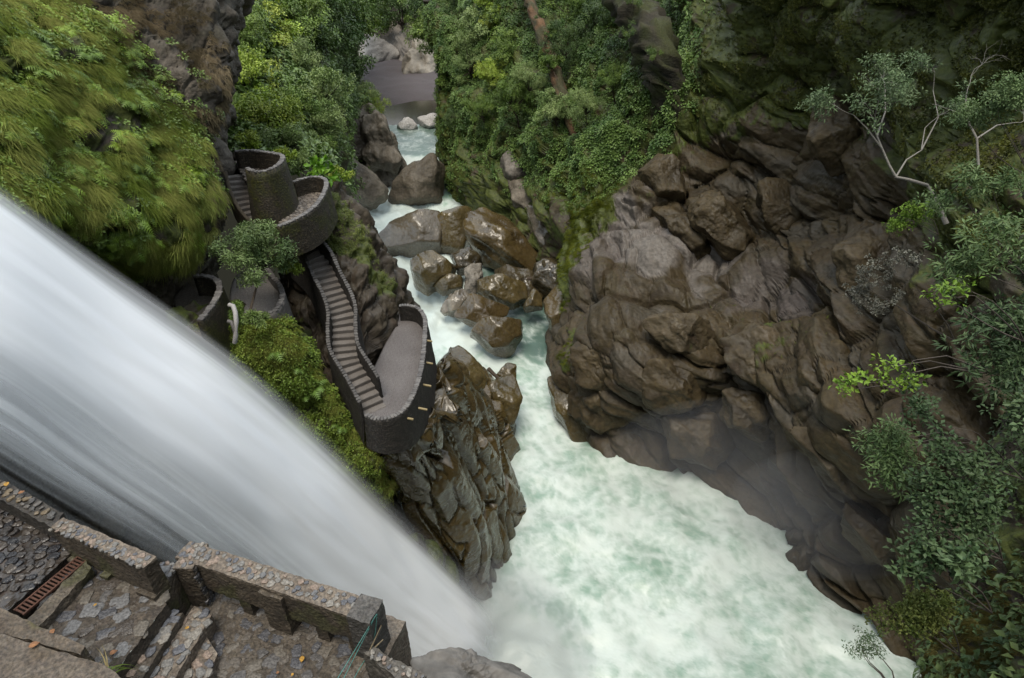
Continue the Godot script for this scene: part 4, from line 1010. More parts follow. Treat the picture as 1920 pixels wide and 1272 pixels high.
func build_stairs() -> void:
	for k in 6: STONES.append(stone_shape(100 + k, 3, 5.0, 0.16))
	for k in 7: COBBLES.append(stone_shape(200 + k, 4, 3.0, 0.26))
	var dark_stone := [plain_stone(Color(0.085, 0.078, 0.074), 0.6, 110), plain_stone(Color(0.12, 0.112, 0.106), 0.6, 111), plain_stone(Color(0.065, 0.058, 0.054), 0.6, 112)]
	var grey_stone := [plain_stone(Color(0.17, 0.16, 0.155), 0.6, 113), plain_stone(Color(0.24, 0.225, 0.215), 0.6, 114), plain_stone(Color(0.13, 0.12, 0.118), 0.6, 115)]
	var floor_stone := [plain_stone(Color(0.20, 0.165, 0.135), 0.6, 116), plain_stone(Color(0.26, 0.22, 0.18), 0.6, 117), plain_stone(Color(0.155, 0.13, 0.11), 0.6, 118)]
	var masonry := [Color(0.045, 0.038, 0.032), Color(0.095, 0.082, 0.068)]
	var umber := [Color(0.065, 0.05, 0.03), Color(0.135, 0.105, 0.065)]
	stone_mats = [dark_stone, grey_stone, floor_stone]

	# --- the lowest platform
	var tp := curve([Vector3(-6.61, 21, -20.69), Vector3(-6.03, 21, -20.43), Vector3(-5.39, 21, -20.58), Vector3(-4.91, 21, -21.23), Vector3(-4.67, 21, -22.44), Vector3(-4.59, 21, -23.98), Vector3(-4.68, 21, -25.93), Vector3(-4.87, 21, -28.11), Vector3(-5.08, 21, -29.54), Vector3(-5.6, 21, -30.63), Vector3(-6.22, 21, -30.99), Vector3(-6.8, 21, -30.99)], 0.25)
	var platform := thing("viewing_platform", "lowest grey viewing platform with curved dark parapet above the pool", "platform", Vector3.ZERO)
	var outer := drops(tp.size(), 1.7, 4.2)
	part("parapet", wall_mesh(tp, 0.22, 1.05, outer, 0.10, 1.0, masonry, 0.12), M.rubble, platform)
	coping(platform, tp, 0.15, Vector3(0.15, 0.09, 0.25), grey_stone, 301)
	var fo := lowered(tp, 1.0)
	fo.append_array(curve([Vector3(-7.05, 20, -32.71), Vector3(-7, 20, -30.38), Vector3(-7.25, 20, -28.29), Vector3(-7.44, 20, -25.89), Vector3(-7.76, 20, -24.21), Vector3(-6.94, 20, -22.07)], 0.4))
	part("floor", floor_mesh(fo, [Color(0.16, 0.142, 0.138), Color(0.225, 0.205, 0.20)], 0.015), M.masonry, platform)
	var bamboo := plain_stone(Color(0.42, 0.33, 0.16), 0.6, 120)
	for q in [Vector3(-4.51, 20.84, -27.25), Vector3(-4.28, 20.59, -25.44), Vector3(-4.16, 20.49, -23.61), Vector3(-4.14, 20.44, -21.81), Vector3(-4.68, 20.51, -21.02)]:
		var o := part("drain_pipe", tube_mesh([Vector3(-0.3, 0.03, -0.06), Vector3(0.12, -0.02, 0.02)], [0.06, 0.06], 8), bamboo, platform)
		o.position = q

	# --- the flight of steps down to it
	var mid := curve([Vector3(-11.64, 25.7, -29.69), Vector3(-11.06, 25.3, -29.32), Vector3(-10.37, 24.6, -28.8), Vector3(-9.62, 23.9, -27.66), Vector3(-8.99, 23.1, -26.79), Vector3(-8.65, 22.5, -26.05), Vector3(-8.52, 21.9, -25.15), Vector3(-8.25, 21.2, -24.26), Vector3(-7.35, 20.6, -23.19), Vector3(-6.61, 20, -22.23)], 0.2)
	var stair := thing("stone_staircase", "curving stone staircase with dark parapets down to the lowest platform", "staircase", Vector3.ZERO)
	var steps := 28
	var at := evenly(mid, steps + 1)
	var tread_mats := [plain_stone(Color(0.19, 0.168, 0.150), 0.75, 121), plain_stone(Color(0.225, 0.20, 0.18), 0.75, 122)]
	for k in steps:
		var a := at[k]
		var b := at[k + 1]
		var d := b - a
		d.y = 0
		var run := d.length() + 0.05
		d = d.normalized()
		var h := lerpf(25.6, 20.03, float(k) / (steps - 1))
		var o := part("step", step_shape(1.16, run, 0.5, 500 + k % 5), tread_mats[k % 2], stair)
		o.basis = Basis(Vector3.UP.cross(d).normalized(), Vector3.UP, d)
		o.position = Vector3((a.x + b.x) * 0.5, h, (a.z + b.z) * 0.5)
	for s in [-1.0, 1.0]:
		var line := PackedVector3Array()
		for k in mid.size():
			var d := mid[mini(k + 1, mid.size() - 1)] - mid[maxi(k - 1, 0)]
			d.y = 0
			d = d.normalized()
			var y := lerpf(25.75, 20.1, float(k) / (mid.size() - 1))
			line.append(Vector3(mid[k].x, y + 0.72, mid[k].z) + Vector3(-d.z, 0, d.x) * s * 0.68)
		if s < 0: line = line.slice(0, int(line.size() * 0.93))
		part("parapet", wall_mesh(line, 0.16, 1.0, drops(line.size(), 2.6, 2.6), 0.03, s, masonry, 0.0), M.rubble, stair)
		coping(stair, line, 0.15, Vector3(0.15, 0.08, 0.19), dark_stone, 310 + int(s))

	# --- the two round lookouts above and the flight between them
	var look2 := thing("round_lookout", "round cobbled lookout at the top of the curving staircase", "lookout", Vector3.ZERO)
	var t2 := curve([Vector3(-10.87, 28, -25.86), Vector3(-10.55, 28, -26.34), Vector3(-10.15, 28, -27.34), Vector3(-9.94, 28, -28.8), Vector3(-10.05, 28, -30.58), Vector3(-10.35, 28, -32.34), Vector3(-10.8, 28, -33.34), Vector3(-11.44, 28, -33.65), Vector3(-12.02, 28, -33.24), Vector3(-12.32, 28, -32.63)], 0.2)
	part("parapet", wall_mesh(t2, 0.22, 0.95, drops(t2.size(), 1.6, 2.2), 0.10, 1.0, umber, 0.5), M.rubble, look2)
	coping(look2, t2, 0.2, Vector3(0.2, 0.09, 0.25), grey_stone, 320)
	var f2 := lowered(t2, 0.9)
	f2.append_array(curve([Vector3(-13.22, 27.1, -34.52), Vector3(-12.23, 27.1, -30.96), Vector3(-11.89, 27.1, -28.56)], 0.4))
	part("floor", floor_mesh(f2, [Color(0.10, 0.085, 0.07), Color(0.15, 0.125, 0.105)], 0.01), M.masonry, look2)
	paving(look2, f2, 0.24, floor_stone, 321, 300)

	var look1 := thing("round_lookout", "highest round lookout with a tall mossy drum wall", "lookout", Vector3.ZERO)
	var t1 := curve([Vector3(-13.4, 29.6, -29.72), Vector3(-12.84, 29.6, -29.16), Vector3(-12.32, 29.6, -29.26), Vector3(-12.07, 29.6, -30.01), Vector3(-12.07, 29.6, -30.91), Vector3(-12.33, 29.6, -31.95), Vector3(-12.68, 29.6, -32.39), Vector3(-13.51, 29.6, -32.84), Vector3(-14.52, 29.6, -33.18), Vector3(-15.36, 29.6, -33.06)], 0.2)
	part("parapet", wall_mesh(t1, 0.22, 1.0, drops(t1.size(), 4.6, 3.6), 0.10, 1.0, umber, 0.56), M.rubble, look1)
	coping(look1, t1, 0.2, Vector3(0.2, 0.09, 0.25), grey_stone, 330)
	var f1 := lowered(t1, 0.95)
	f1.append_array(curve([Vector3(-16.32, 28.65, -34.86), Vector3(-15.28, 28.65, -32.88)], 0.4))
	part("floor", floor_mesh(f1, [Color(0.10, 0.085, 0.07), Color(0.15, 0.125, 0.105)], 0.01), M.masonry, look1)
	paving(look1, f1, 0.25, floor_stone, 331, 200)

	var flight := thing("stone_staircase", "short stone flight beside the mossy drum wall of the highest lookout", "staircase", Vector3.ZERO)
	var m2 := curve([Vector3(-15.18, 28.65, -32.46), Vector3(-14.62, 28.3, -31.28), Vector3(-14.09, 27.8, -30.48), Vector3(-13.49, 27.2, -29.85), Vector3(-12.87, 26.6, -29.56), Vector3(-12.18, 26, -29.26), Vector3(-11.8, 25.7, -29.84)], 0.2)
	var at2 := evenly(m2, 17)
	for k in 16:
		var d := at2[k + 1] - at2[k]
		d.y = 0
		var run := d.length() + 0.05
		d = d.normalized()
		var o := part("step", step_shape(1.1, run, 0.6, 520 + k % 5), tread_mats[k % 2], flight)
		o.basis = Basis(Vector3.UP.cross(d).normalized(), Vector3.UP, d)
		o.position = Vector3((at2[k].x + at2[k + 1].x) * 0.5, lerpf(28.5, 25.75, k / 15.0), (at2[k].z + at2[k + 1].z) * 0.5)
	var low := PackedVector3Array()
	for k in m2.size():
		var d := m2[mini(k + 1, m2.size() - 1)] - m2[maxi(k - 1, 0)]
		d.y = 0
		d = d.normalized()
		low.append(Vector3(m2[k].x, lerpf(28.75, 25.95, float(k) / (m2.size() - 1)), m2[k].z) + Vector3(-d.z, 0, d.x) * 0.62)
	part("kerb", wall_mesh(low, 0.16, 0.4, drops(low.size(), 1.2, 1.2), 0.05, 1.0, umber, 0.2), M.masonry, flight)

	# --- the lookout beside the waterfall and the patio behind the little tree
	var look3 := thing("round_lookout", "round mossy lookout half hidden by the waterfall", "lookout", Vector3.ZERO)
	var t3 := curve([Vector3(-13.11, 25.6, -21.28), Vector3(-13.12, 25.6, -22.01), Vector3(-13.18, 25.6, -22.78), Vector3(-13.35, 25.6, -23.69), Vector3(-13.6, 25.6, -24.43), Vector3(-14.03, 25.6, -25.1), Vector3(-14.54, 25.6, -25.45), Vector3(-15, 25.6, -25.56), Vector3(-15.3, 25.6, -25.5)], 0.2)
	part("parapet", wall_mesh(t3, 0.24, 1.05, drops(t3.size(), 3.0, 3.0), 0.10, 1.0, umber, 0.62), M.rubble, look3)
	coping(look3, t3, 0.26, Vector3(0.26, 0.11, 0.28), grey_stone, 340)
	var f3 := lowered(t3, 1.0)
	f3.append_array(curve([Vector3(-16.58, 24.6, -26.88), Vector3(-16.41, 24.6, -25.15), Vector3(-14.58, 24.6, -22.38)], 0.4))
	part("floor", floor_mesh(f3, [Color(0.10, 0.085, 0.07), Color(0.14, 0.12, 0.10)], 0.01), M.masonry, look3)

	var patio := thing("patio", "pale grey patio with low curved wall behind the small tree", "patio", Vector3.ZERO)
	var t4 := curve([Vector3(-11.6, 24.6, -23.78), Vector3(-11.11, 24.6, -23.78), Vector3(-11.05, 24.6, -24.51), Vector3(-11.21, 24.6, -25.43), Vector3(-11.75, 24.6, -26.58), Vector3(-12.39, 24.6, -27.5), Vector3(-13.06, 24.6, -28.47)], 0.2)
	part("parapet", wall_mesh(t4, 0.22, 0.55, drops(t4.size(), 2.2, 2.2), 0.10, 1.0, [Color(0.13, 0.12, 0.11), Color(0.24, 0.22, 0.205)], 0.0), M.masonry, patio)
	coping(patio, t4, 0.26, Vector3(0.26, 0.09, 0.25), grey_stone, 350)
	var f4 := lowered(t4, 0.5)
	f4.append_array(curve([Vector3(-14.57, 24.1, -29.87), Vector3(-14.92, 24.1, -28.52), Vector3(-14.21, 24.1, -26.09), Vector3(-13.25, 24.1, -24.36)], 0.4))
	part("floor", floor_mesh(f4, [Color(0.19, 0.175, 0.165), Color(0.27, 0.25, 0.235)], 0.01), M.masonry, patio)

	var rail := thing("stone_railing", "white and grey curved railing stub below the mossy lookout", "railing", Vector3.ZERO)
	var white := plain_stone(Color(0.55, 0.53, 0.52), 0.7, 130)
	part("rail", tube_mesh([Vector3(-12.24, 25.79, -22.32), Vector3(-12.03, 25.8, -22.21), Vector3(-11.89, 25.62, -21.98), Vector3(-11.8, 25.3, -21.66), Vector3(-11.87, 24.8, -21.47), Vector3(-12.01, 24.4, -21.45)], [0.10, 0.10, 0.10, 0.10, 0.10, 0.10], 10), white, rail)
	part("branch_rail", tube_mesh([Vector3(-12.21, 25.29, -21.77), Vector3(-12.07, 25.27, -21.76), Vector3(-11.96, 25.07, -21.64), Vector3(-11.91, 24.79, -21.52)], [0.09, 0.09, 0.09, 0.08], 10), grey_stone[0], rail)

# one step: a slab with a worn nose
func step_shape(wide: float, deep: float, tall: float, seed_: int) -> ArrayMesh:
	var v := PackedVector3Array()
	var idx := PackedInt32Array()
	var prof := [Vector2(-deep * 0.5, -tall), Vector2(-deep * 0.5, 0), Vector2(deep * 0.5 - 0.03, 0.0), Vector2(deep * 0.5, -0.035), Vector2(deep * 0.5 - 0.02, -tall)]
	var n := 9
	for i in n:
		for q in prof:
			var w := n_fine.get_noise_3d(i * 0.9 + seed_, q.x * 4.0, q.y * 3.0) * 0.025
			v.append(Vector3(lerpf(-wide * 0.5, wide * 0.5, i / 8.0), q.y + w, q.x + w))
	var per := prof.size()
	for i in n - 1:
		for s in per:
			var a := i * per + s
			var b := i * per + (s + 1) % per
			idx.append_array(PackedInt32Array([a, b, a + per, b, b + per, a + per]))
	for e in [0, n - 1]:
		var f: int = e * per
		for s in range(1, per - 1):
			if e == 0: idx.append_array(PackedInt32Array([f, f + s + 1, f + s]))
			else: idx.append_array(PackedInt32Array([f, f + s, f + s + 1]))
	return mesh_of(v, idx, PackedColorArray(), PackedVector2Array(), false)

# ---------------------------------------------------------------- the waterfall and its spray
func build_fall() -> void:
	var right := evenly(PackedVector3Array([Vector3(-15.53, 35.5, -14.95), Vector3(-15.14, 34.57, -15.55), Vector3(-14.4, 32.96, -16.31), Vector3(-13.13, 30.04, -17.43), Vector3(-10.64, 25.63, -18.8), Vector3(-8.51, 20.93, -20), Vector3(-5.3, 13.71, -21.38), Vector3(-1.64, 5.91, -22.4), Vector3(0, 1.32, -22.83)]), 220)
	var left := evenly(PackedVector3Array([Vector3(-11.65, 31.43, -8.28), Vector3(-11.1, 30.86, -8.51), Vector3(-10.65, 29.52, -9.09), Vector3(-10.46, 27.04, -9.89), Vector3(-10.08, 23.74, -10.9), Vector3(-9.5, 19.01, -12.31), Vector3(-8.18, 12.92, -13.81), Vector3(-6, 6.05, -15.41), Vector3(-3.64, 1.4, -16.51)]), 220)
	var fall := thing("waterfall", "broad white waterfall plunging past the stone lookouts into the pool", "waterfall", Vector3.ZERO)
	var water := StandardMaterial3D.new()
	water.vertex_color_use_as_albedo = true
	water.transparency = BaseMaterial3D.TRANSPARENCY_ALPHA
	water.roughness = 0.9
	water.metallic_specular = 0.2
	water.backlight_enabled = true
	water.backlight = Color(0.35, 0.35, 0.36)
	var streak := FastNoiseLite.new()
	streak.seed = 5
	streak.frequency = 1.0
	streak.fractal_octaves = 4
	var nu := 150
	var nv := 220
	for layer in 4:
		var P := PackedVector3Array()
		var col := PackedColorArray()
		P.resize(nu * nv)
		col.resize(nu * nv)
		for j in nv:
			var s := float(j) / (nv - 1)
			var a := right[j]
			var b := left[j]
			var down := (right[mini(j + 1, nv - 1)] - right[maxi(j - 1, 0)]).normalized()
			var face := (b - a).cross(down).normalized()
			if face.dot(AIR - a) < 0: face = -face
			for i in nu:
				var w := float(i) / (nu - 1)
				# strands keep their place across the fall and drift slowly on the way down
				var q := streak.get_noise_3d(w * 5.0 + layer * 31.0, s * 1.1, layer * 7.0)
				var fine := streak.get_noise_3d(w * 26.0 + layer * 17.0, s * 1.6, 40.0)
				var big := streak.get_noise_3d(w * 1.7 + 9.0, s * 1.4, layer * 3.0)
				var p := a.lerp(b, w) + face * (pow(sin(PI * w), 2.0) * (0.4 + 0.4 * s) - layer * (0.3 + 0.4 * s) + q * 0.04 * (0.5 + s) + big * 0.3 * minf(1.0, w * 5.0))
				P[j * nu + i] = p
				var feather := 0.17 + 0.12 * s
				var alpha := smoothstep(0.0, feather, w - layer * 0.04 + q * 0.05 + fine * 0.025)
				var thin := (1.0 - smoothstep(0.42, 0.62, s)) * smoothstep(0.60, 0.92, w + big * 0.16 + q * 0.08)            # the lower edge breaks into strands
				alpha *= lerpf(0.96, clampf(fine * 1.3 + q * 0.8 - 0.02, 0, 1) * 0.5, thin)
				alpha *= 1.0 - smoothstep(0.90, 1.0, w)
				alpha *= 1.0 - smoothstep(0.86, 1.0, s + q * 0.05)
				var g := 0.97 + q * 0.02
				col[j * nu + i] = Color(g * 0.955, g * 0.98, minf(g * 1.02, 0.99), clampf(alpha * (0.9 if layer == 0 else 0.8), 0, 1))
		part("water_veil", mesh_of(P, grid_index(nu, nv, true), col), water, fall)
	mist(Vector3(-2.1, 1.15, -22.37) + Vector3(-1.5, 0.5, 1.5), Vector3(18, 9, 13), 0.06, "spray")
	mist(Vector3(17.8, 6.39, -32.72), Vector3(22, 9, 12), 0.013, "mist")
	mist(Vector3(21.55, 7.2, -27.33), Vector3(14, 8, 9), 0.016, "mist")
	mist(Vector3(9.6, 0.57, -33.21), Vector3(34, 6, 26), 0.004, "mist")

func mist(at: Vector3, size: Vector3, density: float, called: String) -> void:
	var f := FogVolume.new()
	f.name = numbered(called)
	f.shape = RenderingServer.FOG_VOLUME_SHAPE_ELLIPSOID
	f.size = size
	var m := FogMaterial.new()
	m.albedo = Color(0.95, 0.97, 1.0)
	m.density = density
	f.material = m
	add_child(f)
	f.position = at
	tag(f, "white spray hanging over the pool", "mist", "", "stuff")

# ---------------------------------------------------------------- the cobbled terrace below the lookout
# a prism under a top outline (four or more corners at one height), its faces rough like rubble concrete
func prism(top: Array, tall: float, tones: Array, cells: float, rough: float) -> ArrayMesh:
	var v := PackedVector3Array()
	var col := PackedColorArray()
	var idx := PackedInt32Array()
	var c := Vector3.ZERO
	for p in top: c += p
	c /= top.size()
	var quads := []
	var n := top.size()
	for k in n:
		var a: Vector3 = top[k]
		var b: Vector3 = top[(k + 1) % n]
		quads.append([a, b, b + Vector3.DOWN * tall, a + Vector3.DOWN * tall])
	if n == 4: quads.append([top[0], top[1], top[2], top[3]])
	else:
		for k in n: quads.append([c, top[k], (top[k] + top[(k + 1) % n]) * 0.5, top[(k + 1) % n]])
	for q in quads:
		var nu := maxi(2, int(maxf(q[0].distance_to(q[1]), q[3].distance_to(q[2])) / cells) + 1)
		var nv := maxi(2, int(maxf(q[1].distance_to(q[2]), q[0].distance_to(q[3])) / cells) + 1)
		var out: Vector3 = (q[1] - q[0]).cross(q[3] - q[0])
		if absf(out.normalized().y) > 0.7: out = Vector3.UP
		elif out.dot((q[0] + q[1]) * 0.5 - c) < 0: out = -out
		var first := v.size()
		for j in nv:
			for i in nu:
				var x := float(i) / (nu - 1)
				var y := float(j) / (nv - 1)
				var p: Vector3 = q[0].lerp(q[1], x).lerp(q[3].lerp(q[2], x), y)
				var w := Vector3(n_fine.get_noise_3dv(p * 3.0), n_fine.get_noise_3dv(p * 3.0 + Vector3(40, 0, 0)), n_fine.get_noise_3dv(p * 3.0 + Vector3(0, 40, 0)))
				v.append(p + w * rough)
				var g := clampf(0.5 + n_fine.get_noise_3dv(p * 2.0) * 0.7 + n_fine.get_noise_3dv(p * 9.0) * 0.5 + n_mid.get_noise_3dv(p * 2.5) * 0.5, 0, 1)
				var cc: Color = tones[0].lerp(tones[1], g)
				if tones.size() > 2: cc = cc.lerp(tones[2], clampf((n_moss.get_noise_3dv(p * 2.5) - 0.15) * 5.0, 0, 1))
				col.append(cc)
		for j in nv - 1:
			for i in nu - 1:
				var a := first + j * nu + i
				var e := a + nu
				for t in [[a, a + 1, e], [a + 1, e + 1, e]]:
					var g := (v[t[1]] - v[t[0]]).cross(v[t[2]] - v[t[0]])
					if g.dot(out) > 0: idx.append_array(PackedInt32Array([t[0], t[2], t[1]]))
					else: idx.append_array(PackedInt32Array(t))
	return mesh_of(v, idx, col)

func pack(a: Array) -> PackedVector3Array:
	return PackedVector3Array(a)

func build_terrace() -> void:
	var river_stone := [plain_stone(Color(0.24, 0.23, 0.215), 0.6, 140), plain_stone(Color(0.18, 0.18, 0.185), 0.6, 141), plain_stone(Color(0.31, 0.285, 0.25), 0.6, 142), plain_stone(Color(0.13, 0.135, 0.155), 0.55, 143), plain_stone(Color(0.33, 0.25, 0.20), 0.65, 144)]
	var slate := [plain_stone(Color(0.085, 0.085, 0.095), 0.45, 145), plain_stone(Color(0.115, 0.108, 0.105), 0.5, 146), plain_stone(Color(0.155, 0.135, 0.11), 0.55, 147), plain_stone(Color(0.125, 0.105, 0.085), 0.55, 148)]
	var wet_stone := [plain_stone(Color(0.035, 0.034, 0.038), 0.28, 149), plain_stone(Color(0.06, 0.052, 0.048), 0.3, 150), plain_stone(Color(0.085, 0.07, 0.058), 0.34, 151)]
	var mortar := [Color(0.16, 0.125, 0.095), Color(0.29, 0.24, 0.19)]
	var side := [Color(0.07, 0.055, 0.04), Color(0.14, 0.112, 0.082), Color(0.10, 0.095, 0.045)]
	var ground := [Color(0.07, 0.056, 0.042), Color(0.15, 0.122, 0.092)]
	# long wall over the pool with drain slots at its foot
	var A := Vector3(-4.639, 31, -5.638)
	var B := Vector3(-1.72, 31, -4.658)
	var run := (B - A).normalized()
	var inn := Vector3(-run.z, 0, run.x)
	if inn.dot(Vector3(0, 31, 0) - A) < 0: inn = -inn
	var long := A.distance_to(B)
	var wall := thing("parapet_wall", "long cobble topped parapet with drain slots at its foot beside the waterfall", "wall", A)
	var at := func_quad(A, run, inn, 0.0, long, 0.0, 0.29)
	var o := part("beam", prism(local(at, A), 0.52, side, 0.05, 0.022), M.masonry, wall)
	part("mortar_cap", prism(local(raised(grown(at, 0.012), 0.035), A), 0.05, mortar, 0.04, 0.016), M.masonry, wall)
	part("buttress", prism(local(raised(func_quad(A, run, inn, 0.46 * long, 0.58 * long, 0.02, 0.345), -0.04), A), 0.82, side, 0.05, 0.018), M.masonry, wall)
	for q in [[0.0, 0.10], [0.29, 0.35], [0.70, 0.76], [0.87, 1.0]]:
		var thick: float = 0.27
		part("pier", prism(local(raised(func_quad(A, run, inn, q[0] * long, q[1] * long, 0.01, thick), -0.50), A), 0.36, side, 0.05, 0.018), M.masonry, wall)
	set_in(wall, A, run, inn, long, 0.29, 0.115, river_stone, 401, 0.04)
	part("end_cap", prism(local(raised(func_quad(A, run, inn, long - 0.30, long + 0.03, -0.03, 0.32), 0.07), A), 0.9, [Color(0.08, 0.075, 0.07), Color(0.16, 0.15, 0.14)], 0.05, 0.02), M.masonry, wall)
	part("footing", prism(local(raised(func_quad(A, run, inn, -0.3, long + 0.1, -0.35, 0.2), -0.84), A), 1.2, mortar, 0.07, 0.02), M.masonry, wall)
	# its short return
	var R := Vector3(-4.668, 31, -5.191)
	var rr := (R - A).normalized()
	var ri := Vector3(-rr.z, 0, rr.x)
	if ri.dot(run) < 0: ri = -ri
	var rl := A.distance_to(R)
	var ret := thing("parapet_return", "short return of the long parapet with a face of small dark cobbles", "wall", A)
	part("core", prism(local(func_quad(A, rr, ri, 0.02, rl, 0.0, 0.25), A), 0.9, side, 0.05, 0.02), M.masonry, ret)
	part("mortar_cap", prism(local(raised(func_quad(A, rr, ri, 0.02, rl + 0.01, -0.01, 0.262), 0.034), A), 0.05, mortar, 0.04, 0.016), M.masonry, ret)
	set_in(ret, A, rr, ri, rl, 0.25, 0.10, river_stone, 402, 0.04)
	var r := RandomNumberGenerator.new()
	r.seed = 403
	for a in 14:
		for b in 5:
			var s := part("face_stone", COBBLES[r.randi() % 7], slate[r.randi() % 4], ret)
			s.basis = Basis(ri, r.randf_range(-0.3, 0.3)) * Basis(rr, Vector3.UP, ri) * Basis.from_scale(Vector3(0.085, 0.06, 0.05) * r.randf_range(0.8, 1.15))
			s.position = rr * (0.06 + (rl - 0.06) * (b + r.randf_range(0.2, 0.8)) / 5.0) + ri * 0.255 + Vector3.DOWN * (0.04 + a * 0.062)
	# a square post beside it
	var post := thing("stone_post", "square stone post with one round stone on top at the steps", "post", Vector3(-4.82, 30.95, -5.168))
	var pt := [Vector3(-4.934, 30.95, -5.075), Vector3(-4.923, 30.95, -5.315), Vector3(-4.686, 30.95, -5.228), Vector3(-4.696, 30.95, -5.009)]
	part("shaft", prism(local(pt, post.position), 1.0, side, 0.05, 0.02), M.masonry, post)
	part("mortar_cap", prism(local(raised(grown(pt, 0.01), 0.035), post.position), 0.05, [Color(0.12, 0.10, 0.085), Color(0.22, 0.19, 0.16)], 0.04, 0.014), M.masonry, post)
	var cap := part("cap_stone", COBBLES[2], river_stone[1], post, Vector3(0.0, 0.035, 0.0))
	cap.scale = Vector3(0.19, 0.07, 0.16)
	for k in 12:
		var s := part("cobble", COBBLES[k % 7], river_stone[k % 5], post)
		var w := TAU * k / 12
		s.position = Vector3(cos(w) * 0.135, 0.035, sin(w) * 0.125)
		s.basis = Basis(Vector3.UP, k * 1.3) * Basis.from_scale(Vector3(0.07, 0.045, 0.05))
	# the wall on the upper landing
	var wl := thing("parapet_wall", "pale cobble topped parapet of the upper landing between post and wet wall", "wall", Vector3(-6.389, 31.45, -5.509))
	var w0 := [Vector3(-6.389, 31.45, -5.509), Vector3(-6.312, 31.45, -5.678), Vector3(-4.683, 31.45, -5.028), Vector3(-4.764, 31.45, -4.849)]
	part("core", prism(local(raised(w0, 0.0), wl.position), 0.55, side, 0.05, 0.02), M.masonry, wl)
	part("mortar_cap", prism(local(raised(grown(w0, 0.012), 0.035), wl.position), 0.05, mortar, 0.04, 0.016), M.masonry, wl)
	var wr: Vector3 = (w0[2] - w0[1]).normalized()
	var wi := Vector3(-wr.z, 0, wr.x)
	if wi.dot(w0[0] - w0[1]) < 0: wi = -wi
	var wlen: float = w0[1].distance_to(w0[2])
	for q in [[0.0, 0.12], [0.42, 0.5], [0.82, 1.0]]:
		part("pier", prism(local(raised(func_quad(w0[1], wr, wi, q[0] * wlen, q[1] * wlen, 0.0, 0.26), -0.53), wl.position), 0.5, side, 0.05, 0.018), M.masonry, wl)
	set_in(wl, w0[1], wr, wi, wlen, 0.27, 0.095, river_stone, 404, 0.04)
	# the dark wet wall that goes on to the left
	var ww := thing("parapet_wall", "dark wet stone parapet beside the channel and the waterfall", "wall", Vector3(-7.931, 31.3, -6.529))
	var w1 := [Vector3(-9.817, 31.3, -7.183), Vector3(-10.122, 31.3, -7.642), Vector3(-6.565, 31.3, -5.926), Vector3(-6.54, 31.3, -5.654)]
	part("core", prism(local(w1, ww.position), 1.3, [Color(0.03, 0.026, 0.024), Color(0.07, 0.06, 0.05)], 0.05, 0.025), M.masonry, ww)
	var vr: Vector3 = (w1[2] - w1[1]).normalized()
	var vi := Vector3(-vr.z, 0, vr.x)
	if vi.dot(w1[0] - w1[1]) < 0: vi = -vi
	set_in(ww, w1[1], vr, vi, w1[1].distance_to(w1[2]), 0.25, 0.13, [plain_stone(Color(0.15, 0.135, 0.12), 0.35, 152), plain_stone(Color(0.10, 0.092, 0.085), 0.3, 153), plain_stone(Color(0.2, 0.15, 0.09), 0.4, 154)], 405, 0.02)

	# floors and steps
	var low := thing("terrace_floor", "lower cobbled landing in brown mortar inside the long parapet", "paving", Vector3(-2.955, 30.16, -4.684))
	var lo := [Vector3(-5.044, 30.16, -5.653), Vector3(-1.766, 30.16, -4.646), Vector3(-1.329, 30.16, -3.719), Vector3(-4.385, 30.16, -3.719), Vector3(-4.654, 30.16, -4.684)]
	part("bed", prism(local(lo, low.position), 0.5, ground, 0.045, 0.02), M.masonry, low)
	paving(low, local_pack(lo, low.position), 0.21, slate, 406, 300, "cobble", -0.004)
	var steps := [
		["lowest pale step of the terrace with a pointed end", [Vector3(-4.17, 30.32, -4.641), Vector3(-3.928, 30.32, -4.397), Vector3(-3.84, 30.32, -3.644), Vector3(-4.198, 30.32, -3.644)], mortar],
		["middle pale cobbled step of the terrace", [Vector3(-4.451, 30.48, -4.988), Vector3(-4.142, 30.48, -4.843), Vector3(-4.27, 30.48, -3.568), Vector3(-4.748, 30.48, -3.568)], mortar],
		["upper narrow cobbled step of the terrace", [Vector3(-4.708, 30.62, -4.784), Vector3(-4.473, 30.62, -4.792), Vector3(-4.597, 30.62, -3.501), Vector3(-4.91, 30.62, -3.501)], ground],
	]
	for s in steps:
		var c: Vector3 = (s[1][0] + s[1][1] + s[1][2] + s[1][3]) / 4.0
		var t := thing("stone_step", s[0], "step", c)
		part("block", prism(local(s[1], c), 0.6, s[2], 0.045, 0.016), M.masonry, t)
		paving(t, local_pack(s[1], c), 0.15, river_stone, 407 + int(c.y * 10), 40, "cobble", 0.010)
	var land := thing("landing", "upper landing of big dark stones in brown mortar", "paving", Vector3(-5.334, 30.85, -4.635))
	var la := [Vector3(-6.124, 30.85, -5.462), Vector3(-4.906, 30.85, -5.031), Vector3(-4.617, 30.85, -4.774), Vector3(-4.808, 30.85, -3.685), Vector3(-6.044, 30.85, -3.872), Vector3(-6.308, 30.85, -4.523)]
	part("bed", prism(local(la, land.position), 0.8, [Color(0.06, 0.047, 0.036), Color(0.13, 0.105, 0.08)], 0.045, 0.02), M.masonry, land)
	paving(land, local_pack(la, land.position), 0.24, [slate[0], slate[1], slate[2], wet_stone[2], river_stone[1]], 409, 120, "cobble", -0.004)
	var wetf := thing("wet_landing", "wet dark cobbled landing left of the rusty grate", "paving", Vector3(-6.882, 30.95, -5.297))
	var lw := [Vector3(-10.354, 30.95, -7.172), Vector3(-7.361, 30.95, -6.204), Vector3(-6.289, 30.95, -5.566), Vector3(-6.568, 30.95, -4.6), Vector3(-7.41, 30.95, -3.881)]
